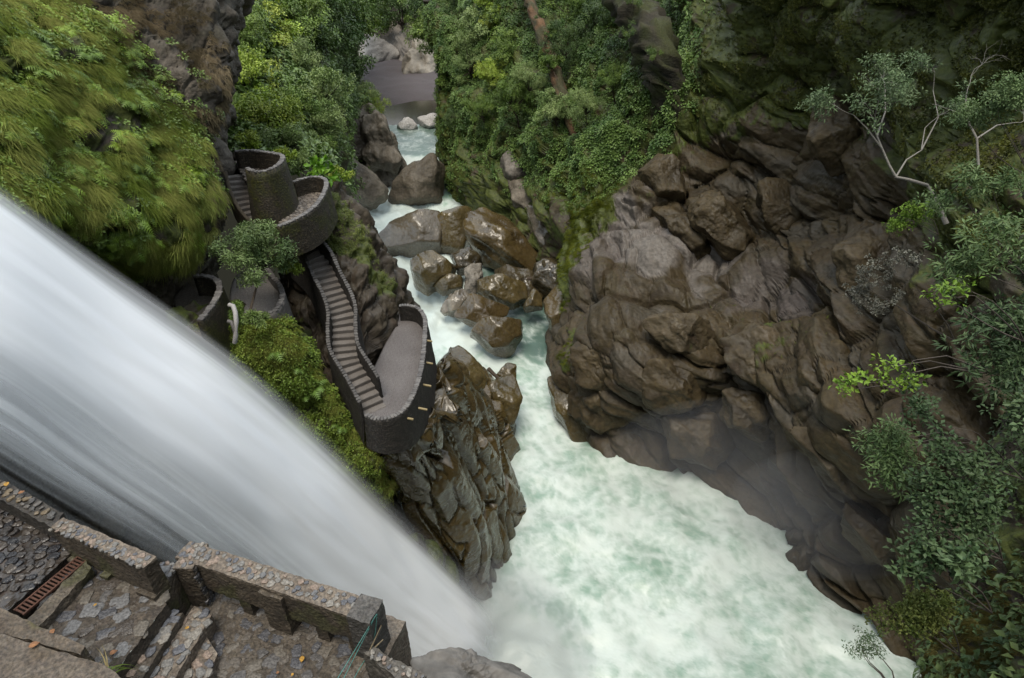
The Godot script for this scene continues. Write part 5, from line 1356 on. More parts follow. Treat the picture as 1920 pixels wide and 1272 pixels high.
	part("bed", prism(local(lw, wetf.position), 0.6, [Color(0.035, 0.028, 0.024), Color(0.07, 0.056, 0.046)], 0.05, 0.02), M.wet, wetf)
	paving(wetf, local_pack(lw, wetf.position), 0.15, wet_stone, 410, 220, "cobble", 0.02)
	var kerb := thing("kerb", "rough stone kerb along the rusty drain grate", "kerb", Vector3(-6.041, 31, -4.845))
	part("core", prism(local([Vector3(-5.985, 31, -5.33), Vector3(-5.821, 31, -5.208), Vector3(-5.976, 31, -4.335), Vector3(-6.191, 31, -4.45)], kerb.position), 0.5, [Color(0.10, 0.08, 0.06), Color(0.2, 0.165, 0.125), Color(0.09, 0.085, 0.04)], 0.04, 0.03), M.masonry, kerb)
	# the rusty grate over the channel
	var rust := plain_stone(Color(0.12, 0.05, 0.03), 0.85, 155)
	var grate := thing("drain_grate", "rusty orange drain grate of square bars", "grate", Vector3(-6.269, 30.98, -4.939))
	var g0 := Vector3(-6.159, 30.98, -5.452) - grate.position
	var g1 := Vector3(-6.482, 30.98, -4.596) - grate.position
	var gd := (g1 - g0).normalized()
	var gs := Vector3(-gd.z, 0, gd.x)
	if gs.dot(Vector3(-5.986, 30.98, -5.318) - Vector3(-6.159, 30.98, -5.452)) < 0: gs = -gs
	var gl := g0.distance_to(g1)
	for s in [0.0, 0.17]:
		part("rail", prism(func_quad(g0, gd, gs, 0.0, gl, s, s + 0.022), 0.03, [Color(1, 1, 1), Color(1, 1, 1)], 0.3, 0.0), rust, grate)
	for k in 19:
		var x := gl * (k + 0.4) / 19.0
		part("bar", prism(raised(func_quad(g0, gd, gs, x, x + 0.022, 0.022, 0.17), -0.004), 0.024, [Color(1, 1, 1), Color(1, 1, 1)], 0.2, 0.0), rust, grate)
	# weathered concrete ledges at the foot of the lookout
	var concrete := [Color(0.11, 0.085, 0.062), Color(0.20, 0.16, 0.12), Color(0.11, 0.10, 0.045)]
	var beam := thing("concrete_ledge", "narrow weathered concrete ledge with moss along the upper landing", "ledge", Vector3(-5.386, 31.7, -3.826))
	part("block", prism(local([Vector3(-6.681, 31.7, -4.396), Vector3(-4.716, 31.7, -3.691), Vector3(-4.703, 31.7, -3.595), Vector3(-6.352, 31.7, -3.985)], beam.position), 0.6, concrete, 0.05, 0.02), M.masonry, beam)
	var big := thing("concrete_ledge", "broad brown weathered concrete ledge with dry leaves", "ledge", Vector3(-4.811, 32.1, -3.248))
	part("block", prism(local([Vector3(-6.088, 32.1, -3.763), Vector3(-4.102, 32.1, -3.269), Vector3(-3.324, 32.1, -2.846), Vector3(-5.081, 32.1, -2.531)], big.position), 0.5, [Color(0.12, 0.095, 0.075), Color(0.19, 0.155, 0.12), Color(0.15, 0.115, 0.08)], 0.05, 0.014), M.masonry, big)
	# the broken wall end at the bottom and the rocks beyond it
	var broken := thing("parapet_wall", "broken stone wall end tied with teal rope", "wall", Vector3(-1.577, 30.75, -3.991))
	part("core", prism(local([Vector3(-1.877, 30.75, -4.164), Vector3(-1.757, 30.75, -4.233), Vector3(-1.037, 30.75, -3.875), Vector3(-1.139, 30.75, -3.675)], broken.position), 1.2, [Color(0.08, 0.072, 0.062), Color(0.2, 0.18, 0.155)], 0.05, 0.03), M.masonry, broken)
	var bd := (Vector3(-1.037, 30.75, -3.875) - Vector3(-1.757, 30.75, -4.233)).normalized()
	var bi := Vector3(-bd.z, 0, bd.x)
	if bi.dot(Vector3(-1.877, 30.75, -4.164) - Vector3(-1.757, 30.75, -4.233)) < 0: bi = -bi
	set_in(broken, Vector3(-1.757, 30.75, -4.233), bd, bi, 0.85, 0.16, 0.09, river_stone, 411, 0.015)
	boulder("boulder", "grey layered rocks at the foot of the terrace wall", [Vector3(-1.76, 29.4, -4.77), Vector3(-1.39, 29.11, -5.06), Vector3(-0.84, 28.82, -5.11), Vector3(-0.26, 28.66, -5.25), Vector3(0.55, 28.51, -5.15), Vector3(0.55, 28.84, -4.42), Vector3(-1.49, 29.27, -4.21)], 0.35, M.dry, [Color(0.14, 0.13, 0.12), Color(0.25, 0.235, 0.215)], 61, 0.14, 40.0, 60, 0.0, "", null, Vector3(0.9, 0, 0.3).normalized())
	# rope and sticks
	var teal := plain_stone(Color(0.10, 0.33, 0.30), 0.8, 156)
	var rope := thing("rope", "thin teal rope stretched from the end of the long parapet", "rope", Vector3(-1.727, 31.1, -4.473))
	var knot := Vector3(-1.722, 31.08, -4.471)
	for q in [[Vector3(-1.722, 31.08, -4.471), Vector3(-1.94, 30.87, -4.15), Vector3(-2.15, 30.76, -3.73)], [Vector3(-1.722, 31.08, -4.471), Vector3(-1.91, 30.83, -4.19), Vector3(-2.08, 30.71, -3.76)], [Vector3(-1.716, 31.08, -4.471), Vector3(-1.76, 30.8, -4.41), Vector3(-1.82, 30.56, -4.31)], [Vector3(-1.82, 30.56, -4.31), Vector3(-1.92, 30.59, -4.04), Vector3(-2, 30.55, -3.84)]]:
		var pts := []
		for p in q: pts.append(p - rope.position)
		part("strand", tube_mesh(pts, [0.005, 0.005, 0.005], 5), teal, rope)
	for q in [[Vector3(-1.95, 30.46, -4.07), Vector3(-1.69, 30.83, -4.48)], [Vector3(-1.81, 30.64, -4.24), Vector3(-1.67, 30.67, -4.38)]]:
		var st := thing("stick", "thin dry stick leaning at the broken wall end", "stick", q[0], "sticks at the broken wall")
		part("stem", tube_mesh([Vector3.ZERO, (q[1] - q[0]) * 0.5 + Vector3(0.01, 0.01, 0), q[1] - q[0]], [0.012, 0.011, 0.008], 6), plain_stone(Color(0.24, 0.19, 0.12), 0.9, 157), st)
	# dry leaves on the floor
	var leafy := [plain_stone(Color(0.55, 0.30, 0.04), 0.7, 158), plain_stone(Color(0.33, 0.15, 0.06), 0.7, 159)]
	var spots := [[Vector3(-2.809, 30.21, -4.38), 0.09, 0], [Vector3(-2.873, 30.21, -4.177), 0.05, 0], [Vector3(-4.365, 30.54, -4.62), 0.06, 0], [Vector3(-4.904, 30.9, -4.078), 0.09, 1], [Vector3(-4.917, 32.13, -3.45), 0.10, 1], [Vector3(-5.147, 31.74, -3.833), 0.07, 1], [Vector3(-7.385, 31.36, -6.263), 0.09, 1], [Vector3(-7.729, 31.36, -6.426), 0.10, 0], [Vector3(-3.077, 30.21, -4.204), 0.05, 1], [Vector3(-5.519, 30.9, -4.717), 0.05, 0]]
	for q in spots:
		var lf := part("fallen_leaf", leaf_shape(q[1]), leafy[q[2]], self, q[0])
		lf.rotation.y = q[0].x * 5.0
		tag(lf, ["yellow fallen leaf lying on the terrace stones", "brown dry leaf lying on the terrace stones"][q[2]], "leaf", ["yellow fallen leaves", "brown dry leaves"][q[2]])

func leaf_shape(size: float) -> ArrayMesh:
	var v := PackedVector3Array()
	var idx := PackedInt32Array()
	var n := 7
	for i in n:
		var x := float(i) / (n - 1)
		var w := sin(PI * pow(x, 0.8)) * 0.36
		for s in [-1.0, 0.0, 1.0]:
			v.append(Vector3((x - 0.5), absf(s) * 0.10 + 0.04 * sin(x * 5.0) + 0.02, s * w) * size)
	for i in n - 1:
		for s in 2:
			var a := i * 3 + s
			idx.append_array(PackedInt32Array([a, a + 3, a + 1, a + 1, a + 3, a + 4]))
	return mesh_of(v, idx)

func func_quad(o: Vector3, run: Vector3, side: Vector3, a: float, b: float, c: float, d: float) -> Array:
	return [o + run * a + side * c, o + run * b + side * c, o + run * b + side * d, o + run * a + side * d]

func raised(q: Array, by: float) -> Array:
	var r := []
	for p in q: r.append(p + Vector3.UP * by)
	return r

func grown(q: Array, by: float) -> Array:
	var c := Vector3.ZERO
	for p in q: c += p
	c /= q.size()
	var r := []
	for p in q: r.append(p + (p - c).normalized() * by)
	return r

func local(q: Array, o: Vector3) -> Array:
	var r := []
	for p in q: r.append(p - o)
	return r

func local_pack(q: Array, o: Vector3) -> PackedVector3Array:
	return PackedVector3Array(local(q, o))

# rounded river stones bedded in the top of a wall
func set_in(parent: Node3D, o: Vector3, run: Vector3, side: Vector3, long: float, wide: float, pitch: float, mats: Array, seed_: int, up: float) -> void:
	var r := RandomNumberGenerator.new()
	r.seed = seed_
	var rows := maxi(2, roundi(wide / pitch))
	var count := int((long - 0.04) / pitch)
	for j in rows:
		for i in count:
			if r.randf() < 0.10: continue
			var s := part("cobble", COBBLES[r.randi() % 7], mats[r.randi() % mats.size()], parent)
			var k := pitch * r.randf_range(0.5, 0.92)
			s.basis = Basis(Vector3.UP, r.randf() * TAU) * Basis.from_scale(Vector3(k, pitch * 0.30, k * r.randf_range(0.62, 0.95)))
			s.position = o - parent.position + run * clampf((i + 0.5 + (j % 2) * 0.4 + r.randf_range(-0.2, 0.2)) * pitch, k * 0.6, long - k * 0.5) + side * (k * 0.5 + (wide - k) * (j + 0.5 + r.randf_range(-0.3, 0.3)) / rows) + Vector3.UP * (up + pitch * r.randf_range(-0.08, -0.01))

# ---------------------------------------------------------------- plants
func leaf_cluster(count: int, long: float, wide: float, seed_: int, up := 0.35, flat := 0.6) -> ArrayMesh:
	var r := RandomNumberGenerator.new()
	r.seed = seed_
	var v := PackedVector3Array()
	var col := PackedColorArray()
	var idx := PackedInt32Array()
	for k in count:
		var d := Vector3(r.randfn(), r.randfn() * flat + up, r.randfn()).normalized()
		var at := d * r.randf_range(0.05, 0.40)
		var dir := (d + Vector3(r.randfn(), r.randfn(), r.randfn()) * 0.35).normalized()
		var side := dir.cross(Vector3.UP if absf(dir.y) < 0.9 else Vector3.RIGHT).normalized()
		side = side.rotated(dir, r.randfn() * 0.6)
		var nrm := side.cross(dir)
		var l := long * r.randf_range(0.7, 1.2)
		var w := wide * r.randf_range(0.8, 1.15)
		var f := v.size()
		v.append(at)
		v.append(at + dir * l * 0.45 + side * w * 0.5 + nrm * w * 0.18)
		v.append(at + dir * l - Vector3.UP * l * 0.18)
		v.append(at + dir * l * 0.45 - side * w * 0.5 + nrm * w * 0.18)
		v.append(at + dir * l * 0.5)
		var g := r.randf_range(0.72, 1.2)
		for q in 5: col.append(Color(g, g, g * r.randf_range(0.8, 1.0)))
		idx.append_array(PackedInt32Array([f, f + 1, f + 4, f + 1, f + 2, f + 4, f + 2, f + 3, f + 4, f + 3, f, f + 4]))
	return mesh_of(v, idx, col, PackedVector2Array(), false)

# blades that rise and then hang over towards +x
func tuft(count: int, long: float, wide: float, seed_: int, hang: float, fan := 0.5) -> ArrayMesh:
	var r := RandomNumberGenerator.new()
	r.seed = seed_
	var v := PackedVector3Array()
	var col := PackedColorArray()
	var idx := PackedInt32Array()
	for k in count:
		var p := Vector3(r.randf_range(-0.12, 0.12), 0, r.randf_range(-0.16, 0.16))
		var dir := Vector3(r.randf_range(0.0, 0.7), 1.0, r.randfn() * fan).normalized()
		var l := long * r.randf_range(0.55, 1.15)
		var f := v.size()
		var g := r.randf_range(0.65, 1.25)
		for s in 5:
			var w := wide * (1.0 - s / 4.2)
			var side := dir.cross(Vector3(0.3, 0.2, 1)).normalized()
			v.append(p - side * w * 0.5)
			v.append(p + side * w * 0.5)
			col.append(Color(g, g, g))
			col.append(Color(g, g, g))
			p += dir * l / 4.0
			dir = (dir + Vector3(hang * 0.42, -hang * 0.40, 0)).normalized()
		for s in 4:
			var a := f + s * 2
			idx.append_array(PackedInt32Array([a, a + 1, a + 2, a + 1, a + 3, a + 2]))
	return mesh_of(v, idx, col, PackedVector2Array(), false)

# a fern: arching fronds with pairs of leaflets
func fern_shape(fronds: int, seed_: int) -> ArrayMesh:
	var r := RandomNumberGenerator.new()
	r.seed = seed_
	var v := PackedVector3Array()
	var col := PackedColorArray()
	var idx := PackedInt32Array()
	for k in fronds:
		var a := TAU * k / fronds + r.randf_range(-0.3, 0.3)
		var out := Vector3(cos(a), 0, sin(a))
		var p := Vector3.ZERO
		var dir := (out + Vector3.UP * r.randf_range(0.7, 1.3)).normalized()
		var l := r.randf_range(0.7, 1.0)
		var g := r.randf_range(0.8, 1.2)
		for s in 9:
			var side := dir.cross(Vector3.UP).normalized()
			var w := 0.26 * sin(PI * (0.12 + 0.88 * s / 9.0)) + 0.02
			for e in [-1.0, 1.0]:
				var f := v.size()
				v.append(p - dir * 0.035)
				v.append(p + side * e * w + dir * 0.07 - Vector3.UP * w * 0.25)
				v.append(p + dir * 0.045)
				for q in 3: col.append(Color(g, g, g))
				idx.append_array(PackedInt32Array([f, f + 1, f + 2]))
			p += dir * l / 9.0
			dir = (dir + Vector3.DOWN * 0.22).normalized()
	return mesh_of(v, idx, col, PackedVector2Array(), false)

func mixed(a: Color, b: Color, r: RandomNumberGenerator) -> Color:
	var c := a.lerp(b, r.randf())
	var g := r.randf_range(0.82, 1.15)
	return Color(c.r * g, c.g * g, c.b * g)

# plants strewn over a rock sheet inside round zones [middle, radius, share]
func strew(called: String, label: String, category: String, sheet_: Dictionary, zones: Array, count: int, m: Mesh, mat: Material, a: Color, b: Color, lo: float, hi: float, seed_: int, hang := Vector3.ZERO, patchy := 0.0, lift := 0.0) -> void:
	var r := RandomNumberGenerator.new()
	r.seed = seed_
	var where := []
	var tints := PackedColorArray()
	var P: PackedVector3Array = sheet_.P
	var N: PackedVector3Array = sheet_.N
	var tries := 0
	while where.size() < count and tries < count * 30:
		tries += 1
		var k := r.randi() % P.size()
		var p := P[k]
		var share := 0.0
		for z in zones:
			var q := p.distance_to(z[0]) / float(z[1])
			if q < 1.0: share = maxf(share, float(z[2]) * minf(1.0, (1.0 - q) * 3.0))
		if share <= 0.0 or r.randf() > share: continue
		var pn := n_moss.get_noise_3dv(p * 0.8)
		if pn < patchy - 0.5: continue
		var up := (N[k] + Vector3.UP * 0.6).normalized()
		var s := r.randf_range(lo, hi)
		var bas: Basis
		if hang == Vector3.ZERO:
			var x := up.cross(Vector3(r.randfn(), r.randfn(), r.randfn())).normalized()
			bas = Basis(x, up, x.cross(up))
		else:
			var x := (hang + Vector3(r.randfn(), r.randfn(), r.randfn()) * 0.28)
			x = (x - up * x.dot(up)).normalized()
			bas = Basis(x, up, x.cross(up))
		where.append(Transform3D(bas.scaled_local(Vector3(s, s, s)), p + N[k] * lift * s))
		# plants of a kind grow in patches of one tint
		var c := a.lerp(b, clampf(0.5 + n_moss.get_noise_3dv(p * 0.55 + Vector3(9, 0, 0)) * 1.1 + r.randfn() * 0.16, 0, 1))
		var g := r.randf_range(0.8, 1.2)
		tints.append(Color(c.r * g, c.g * g, c.b * g))
	var o := copies(called, m, mat, where, tints, self)
	tag(o, label, category, "", "stuff")

# a tree or shrub: trunk, limbs to each clump, clumps of leaves
func tree(called: String, label: String, foot: Vector3, mid: Vector3, size: Vector3, clumps: int, per: int, m: Mesh, leaf_size: float, a: Color, b: Color, thick: float, seed_: int, group := "", category := "tree", bark: Material = null, mat: Material = null) -> Node3D:
	var r := RandomNumberGenerator.new()
	r.seed = seed_
	var t := thing(called, label, category, foot, group)
	var v := PackedVector3Array()
	var idx := PackedInt32Array()
	var c := mid - foot
	var fork := c - Vector3.UP * size.y * 0.55
	tube(v, idx, [Vector3.ZERO, fork * 0.5 + Vector3(r.randfn(), 0, r.randfn()) * thick, fork], [thick, thick * 0.8, thick * 0.62], 7)
	var where := []
	var tints := PackedColorArray()
	for k in clumps:
		var d := Vector3(r.randfn(), r.randfn() * 0.8 + 0.25, r.randfn()).normalized() * pow(r.randf(), 0.45)
		var at := c + d * size
		var cr := r.randf_range(0.22, 0.55) * minf(size.x, size.y)
		tube(v, idx, [fork, fork.lerp(at, 0.55) + Vector3.UP * size.y * 0.05, at], [thick * 0.45, thick * 0.28, thick * 0.10], 5)
		var tint := mixed(a, b, r)
		for q in per:
			var e := Vector3(r.randfn(), r.randfn(), r.randfn()).normalized()
			e.y *= 0.75
			var p := at + e * cr * pow(r.randf(), 0.35)
			var up := (e + Vector3.UP * 0.7).normalized()
			var x := up.cross(Vector3(r.randfn(), r.randfn(), r.randfn())).normalized()
			var s := leaf_size * r.randf_range(0.75, 1.25)
			where.append(Transform3D(Basis(x, up, x.cross(up)).scaled_local(Vector3(s, s, s)), p))
			var g := r.randf_range(0.82, 1.2)
			tints.append(Color(tint.r * g, tint.g * g, tint.b * g))
	part("trunk", mesh_of(v, idx), bark if bark else M.bark, t)
	copies("crown", m, mat if mat else M.leaf, where, tints, t)
	return t

func build_plants() -> void:
	LEAF.broad = leaf_cluster(13, 0.34, 0.20, 1)
	LEAF.fine = leaf_cluster(22, 0.24, 0.11, 2)
	LEAF.long = leaf_cluster(13, 0.46, 0.12, 3)
	LEAF.big = leaf_cluster(6, 0.55, 0.34, 4)
	LEAF.round = leaf_cluster(18, 0.22, 0.18, 5, 0.6)
	LEAF.tuft = tuft(15, 1.0, 0.040, 6, 1.0)
	LEAF.fern = fern_shape(7, 7)
	M.tuft_a = leaf_mat(0.6, Color(0.3, 0.35, 0.1))
	M.tuft_a.albedo_color = Color(0.13, 0.2, 0.04).linear_to_srgb()
	M.tuft_b = leaf_mat(0.7, Color(0.3, 0.25, 0.1))
	M.tuft_b.albedo_color = Color(0.33, 0.27, 0.13).linear_to_srgb()
	LEAF.sprig = tuft(7, 1.0, 0.05, 8, 0.5, 0.9)
	var Y := [Color(0.20, 0.30, 0.03), Color(0.34, 0.40, 0.07)]
	var G := [Color(0.13, 0.20, 0.06), Color(0.24, 0.31, 0.12)]
	var Mi := [Color(0.085, 0.15, 0.025), Color(0.18, 0.26, 0.055)]
	var D := [Color(0.04, 0.08, 0.02), Color(0.095, 0.15, 0.042)]
	var O := [Color(0.10, 0.105, 0.018), Color(0.19, 0.175, 0.045)]

	# long grass hanging on the cliff beside the fall
	var sweep := Vector3(0.85, -0.75, 0.25)
	strew("grass", "long olive grass hanging and swept sideways on the cliff beside the waterfall", "grass", grass_cliff, [[Vector3(-17.56, 34.58, -22.62), 6.5, 1.0], [Vector3(-16.2, 32.04, -22.22), 5.5, 1.0], [Vector3(-15.15, 29.85, -23.8), 4.5, 1.0], [Vector3(-14.89, 30.96, -26.26), 3.5, 0.9], [Vector3(-19.2, 36.79, -25.19), 5.0, 0.8], [Vector3(-17.15, 35.36, -18.4), 6.0, 0.8]], 11500, LEAF.tuft, M.grass, Color(0.11, 0.165, 0.024), Color(0.29, 0.31, 0.09), 0.3, 0.95, 601, sweep, 0.42)
	strew("ferns", "green ferns scattered through the hanging grass", "ferns", grass_cliff, [[Vector3(-17.18, 33.93, -22.22), 7.0, 0.8], [Vector3(-15.89, 31.42, -23.01), 6.0, 0.8], [Vector3(-15, 29.69, -24.28), 3.5, 0.7], [Vector3(-17.27, 34.12, -27.05), 4.0, 0.8]], 900, LEAF.fern, M.leaf, Mi[0], Y[0], 0.35, 0.9, 613, Vector3.ZERO, 0.3, 0.1)
	strew("ground_cover", "green leafy plants among the hanging grass", "plants", grass_cliff, [[Vector3(-17.73, 34.12, -27.05), 4.5, 0.7], [Vector3(-15.95, 32.27, -19.41), 4.0, 0.6], [Vector3(-16.55, 32.56, -27.26), 4.0, 0.7], [Vector3(-18.8, 36.11, -24.76), 4.0, 0.6], [Vector3(-15.25, 29.91, -27.38), 2.5, 0.8], [Vector3(-15.46, 30.85, -20.3), 3.0, 0.6]], 3000, LEAF.broad, M.leaf, D[1], Y[0], 0.2, 0.6, 602, Vector3.ZERO, 0.25, 0.35)
	strew("dry_grass", "brown dry grass and roots hanging on the bare upper cliff", "grass", grass_cliff, [[Vector3(-18.07, 35.6, -31.51), 4.0, 0.9], [Vector3(-16.04, 33.01, -29.9), 3.5, 1.0], [Vector3(-15.03, 30.72, -29.06), 2.4, 1.0], [Vector3(-14.51, 28.74, -27.82), 1.6, 1.0]], 1900, LEAF.tuft, M.grass, Color(0.10, 0.085, 0.05), Color(0.24, 0.19, 0.12), 0.3, 0.75, 603, sweep, 0.35)
	# plants on the ridge beside the fall
	strew("ground_cover", "low ferns and leafy plants covering the ridge beside the waterfall", "plants", fern_ridge, [[Vector3(-11.78, 23.19, -22.59), 2.4, 1.0], [Vector3(-10.41, 21.59, -22.29), 2.4, 1.0], [Vector3(-9.29, 20.24, -22.39), 2.2, 1.0], [Vector3(-8.31, 17.73, -22.12), 2.2, 0.9], [Vector3(-7.49, 15.63, -21.99), 2.0, 0.7], [Vector3(-12.91, 24.03, -22.87), 1.2, 0.8]], 3600, LEAF.round, M.leaf, Color(0.10, 0.165, 0.024), Color(0.23, 0.30, 0.055), 0.2, 0.5, 604, Vector3.ZERO, 0.0, 0.25)
	strew("grass", "yellow green grass tufts on the ridge beside the waterfall", "grass", fern_ridge, [[Vector3(-11.8, 23.88, -22.42), 2.6, 1.0], [Vector3(-10.18, 20.49, -22.07), 2.2, 1.0], [Vector3(-8.55, 17.34, -21.76), 2.2, 0.9], [Vector3(-7.51, 15.08, -21.76), 1.8, 0.7]], 2200, LEAF.tuft, M.grass, Color(0.13, 0.17, 0.025), Color(0.28, 0.29, 0.075), 0.3, 0.6, 605, Vector3(0.6, -0.5, 0.3))
	for q in [[Vector3(-10.04, 22.23, -22.69), 0.5], [Vector3(-9.42, 21.13, -22.48), 0.6], [Vector3(-9.8, 20.81, -22.28), 0.55], [Vector3(-10.8, 23.19, -22.59), 0.6], [Vector3(-8.44, 18.97, -22.3), 0.5]]:
		var f := thing("fern", "bright green fern on the ridge beside the waterfall", "fern", q[0], "ferns on the ridge")
		var o := part("fronds", LEAF.fern, fern_mat(), f)
		o.scale = Vector3.ONE * q[1] * 1.6
		f.rotation = Vector3(0.3, q[1] * 40.0, -0.2)
	# plants on the outcrop with the stairs
	strew("ground_cover", "green plants on the shoulder of the stair outcrop", "plants", stair_rock, [[Vector3(-10.44, 26.63, -34.17), 1.4, 1.0], [Vector3(-11.19, 26.23, -32.97), 1.3, 0.5], [Vector3(-9.55, 25.01, -33.16), 1.5, 0.55], [Vector3(-8.41, 23.42, -32.87), 0.9, 0.8], [Vector3(-7.69, 22.14, -32.54), 0.7, 0.8], [Vector3(-9.89, 24.86, -31.88), 1.3, 0.4], [Vector3(-12.15, 24.58, -31), 0.8, 0.4]], 1500, LEAF.fine, M.leaf, Color(0.075, 0.105, 0.018), Color(0.17, 0.20, 0.045), 0.18, 0.42, 606, Vector3.ZERO, 0.1, 0.2)
	# the green side of the gorge on the right
	var green := [[Vector3(-5.35, 27.32, -108.89), 26.0, 1.0], [Vector3(-8.02, 20.52, -104.64), 14.0, 0.9], [Vector3(3.73, 25.27, -88.74), 17.0, 1.0], [Vector3(10.18, 27.13, -75.75), 16.0, 1.0], [Vector3(13.53, 26.46, -65.9), 7.0, 0.8], [Vector3(6.27, 20.91, -70.68), 6.0, 0.8], [Vector3(11.05, 23.13, -66.18), 5.0, 0.8], [Vector3(10.44, 34.75, -94.66), 26.0, 1.0]]
	strew("ground_cover", "dense green undergrowth on the steep right side of the gorge", "plants", right_cliff, green, 15000, LEAF.broad, M.leaf, Color(0.05, 0.105, 0.025), Color(0.15, 0.235, 0.06), 0.4, 1.15, 607, Vector3.ZERO, 0.32, 0.2)
	strew("ground_cover", "pale green creeping plants along the edge of the right cliff", "plants", right_cliff, [[Vector3(11.05, 24.12, -66.79), 6.5, 1.0], [Vector3(13.31, 26.65, -64.84), 5.0, 1.0], [Vector3(5.38, 23.09, -77.94), 7.0, 0.9], [Vector3(7.68, 19.39, -65.02), 5.0, 0.7], [Vector3(15.27, 29.15, -65.22), 3.0, 0.9]], 4200, LEAF.round, M.leaf, Color(0.07, 0.125, 0.03), Color(0.16, 0.24, 0.06), 0.35, 0.75, 608, Vector3.ZERO, 0.3, 0.15)
	strew("moss", "yellow green moss hanging down the face beside the chute", "moss", right_cliff, [[Vector3(6.94, 15.87, -61.17), 4.5, 0.9], [Vector3(7.22, 11.99, -58.62), 4.2, 1.0], [Vector3(6.35, 8.07, -56.18), 3.0, 0.8], [Vector3(5.09, 7.72, -47.11), 2.0, 0.35], [Vector3(5.09, 15.8, -68.67), 5.0, 0.6], [Vector3(9.31, 19.18, -63.71), 3.0, 0.7]], 4200, LEAF.tuft, M.grass, Color(0.065, 0.085, 0.010), Color(0.14, 0.16, 0.022), 0.35, 0.8, 609, Vector3(0.1, -1, 0.2), 0.25)
	strew("moss", "olive moss and small plants on the dark upper cliff", "moss", right_cliff, [[Vector3(17.49, 33.94, -58.78), 9.0, 0.8], [Vector3(21.75, 34.05, -51.77), 8.0, 0.8], [Vector3(23.84, 34.74, -42.77), 8.0, 0.7], [Vector3(24.44, 34.27, -35.4), 7.0, 0.8], [Vector3(23.42, 30.42, -28.28), 6.0, 0.6]], 9500, LEAF.round, M.leaf, Color(0.04, 0.05, 0.010), Color(0.12, 0.13, 0.022), 0.18, 0.55, 610, Vector3.ZERO, 0.36, 0.1)
	strew("ground_cover", "small plants on the ledges of the right cliff", "plants", right_cliff, [[Vector3(18.82, 14.01, -38.08), 3.0, 0.5], [Vector3(14.68, 13.78, -40.88), 2.5, 0.25], [Vector3(20.62, 16.26, -35.94), 3.0, 0.3], [Vector3(7.06, 9.27, -47.49), 3.0, 0.2], [Vector3(17.73, 14.43, -44.23), 3.0, 0.12]], 420, LEAF.sprig, M.grass, Color(0.08, 0.12, 0.015), Color(0.17, 0.20, 0.04), 0.2, 0.5, 611)
	# the wooded slope behind the lookouts
	strew("ground_cover", "dense green undergrowth on the slope behind the round lookouts", "plants", back_hill, [[Vector3(-20.95, 28.7, -50.79), 16.0, 1.0], [Vector3(-21.82, 28.69, -64.93), 22.0, 1.0], [Vector3(-29.45, 30.27, -101.3), 40.0, 1.0], [Vector3(-31, 20.92, -119.04), 40.0, 1.0], [Vector3(-17.18, 27.2, -46.31), 10.0, 1.0]], 4200, LEAF.broad, M.leaf, D[1], G[0], 0.9, 2.0, 612, Vector3.ZERO, 0.0, 0.25)
	var k := 700
	var hill := "trees on the slope behind the lookouts"
	for q in [
		[Vector3(-20.37, 30.67, -48.48), 3.5, Y, "fine", "tall yellow green tree beside the edge of the grassy cliff"], [Vector3(-17.58, 28.95, -44.46), 2.2, Y, "broad", "bright green rounded tree in front of the yellow green one"], [Vector3(-20.16, 29.05, -43.93), 1.9, Mi, "fine", "small green tree tucked behind the cliff edge"],
		[Vector3(-18.73, 28.01, -59.79), 3.1, G, "round", "grey green spreading tree above the highest lookout"], [Vector3(-21.82, 29.7, -65.57), 2.8, G, "fine", "pale grey green tree behind the spreading one"], [Vector3(-17.38, 26.2, -56.3), 2.0, G, "round", "grey green bush below the spreading tree"], [Vector3(-18.8, 28.69, -51.96), 2.3, Mi, "broad", "mid green tree between the bright and the grey green ones"],
		[Vector3(-26.73, 34.01, -68.25), 3.6, Mi, "broad", "mid green tree high behind the cliff edge"], [Vector3(-24.82, 32.16, -67.1), 3.3, Y, "broad", "yellowish broad leaved tree high on the slope"], [Vector3(-27.89, 18.81, -110.64), 4.0, G, "fine", "pale tree on the rim above the grey outcrop"], [Vector3(-27.08, 16.12, -118.4), 3.2, Y, "fine", "bright green shrub on top of the grey outcrop"],
	]:
		k += 1
		tree("tree", q[4], q[0] + Vector3(0, -q[1] * 1.5, -q[1] * 0.4), q[0], Vector3(q[1], q[1] * 0.95, q[1]), 22, 22, LEAF[q[3]], q[1] * 0.28, q[2][0], q[2][1], q[1] * 0.06, k)
	for q in [[Vector3(-26.05, 32.1, -81.21), 4.6, D], [Vector3(-29.11, 29.39, -103.11), 5.4, D], [Vector3(-28, 35.77, -81.15), 4.8, Mi], [Vector3(-34.41, 33.57, -129.3), 7.0, D], [Vector3(-24.58, 33.13, -58.28), 2.6, Mi], [Vector3(-29.21, 34.31, -97.92), 5.0, D], [Vector3(-32.48, 22.34, -122.28), 5.6, D], [Vector3(-41.59, 25.7, -169.19), 8.5, Mi], [Vector3(-22.39, 23.74, -80.71), 3.0, D], [Vector3(-26.51, 35.45, -62.08), 3.0, Mi], [Vector3(-24.9, 33.86, -75.24), 3.4, Mi]]:
		k += 1
		tree("tree", "mid green tree crowded on the slope behind the lookouts" if q[2] == Mi else "dark green tree crowded on the slope behind the lookouts", q[0] + Vector3(0, -q[1] * 1.5, -q[1] * 0.4), q[0], Vector3(q[1], q[1], q[1]), 20, 20, LEAF.broad, q[1] * 0.27, q[2][0], q[2][1], q[1] * 0.06, k, hill + (", mid green" if q[2] == Mi else ", dark green"))
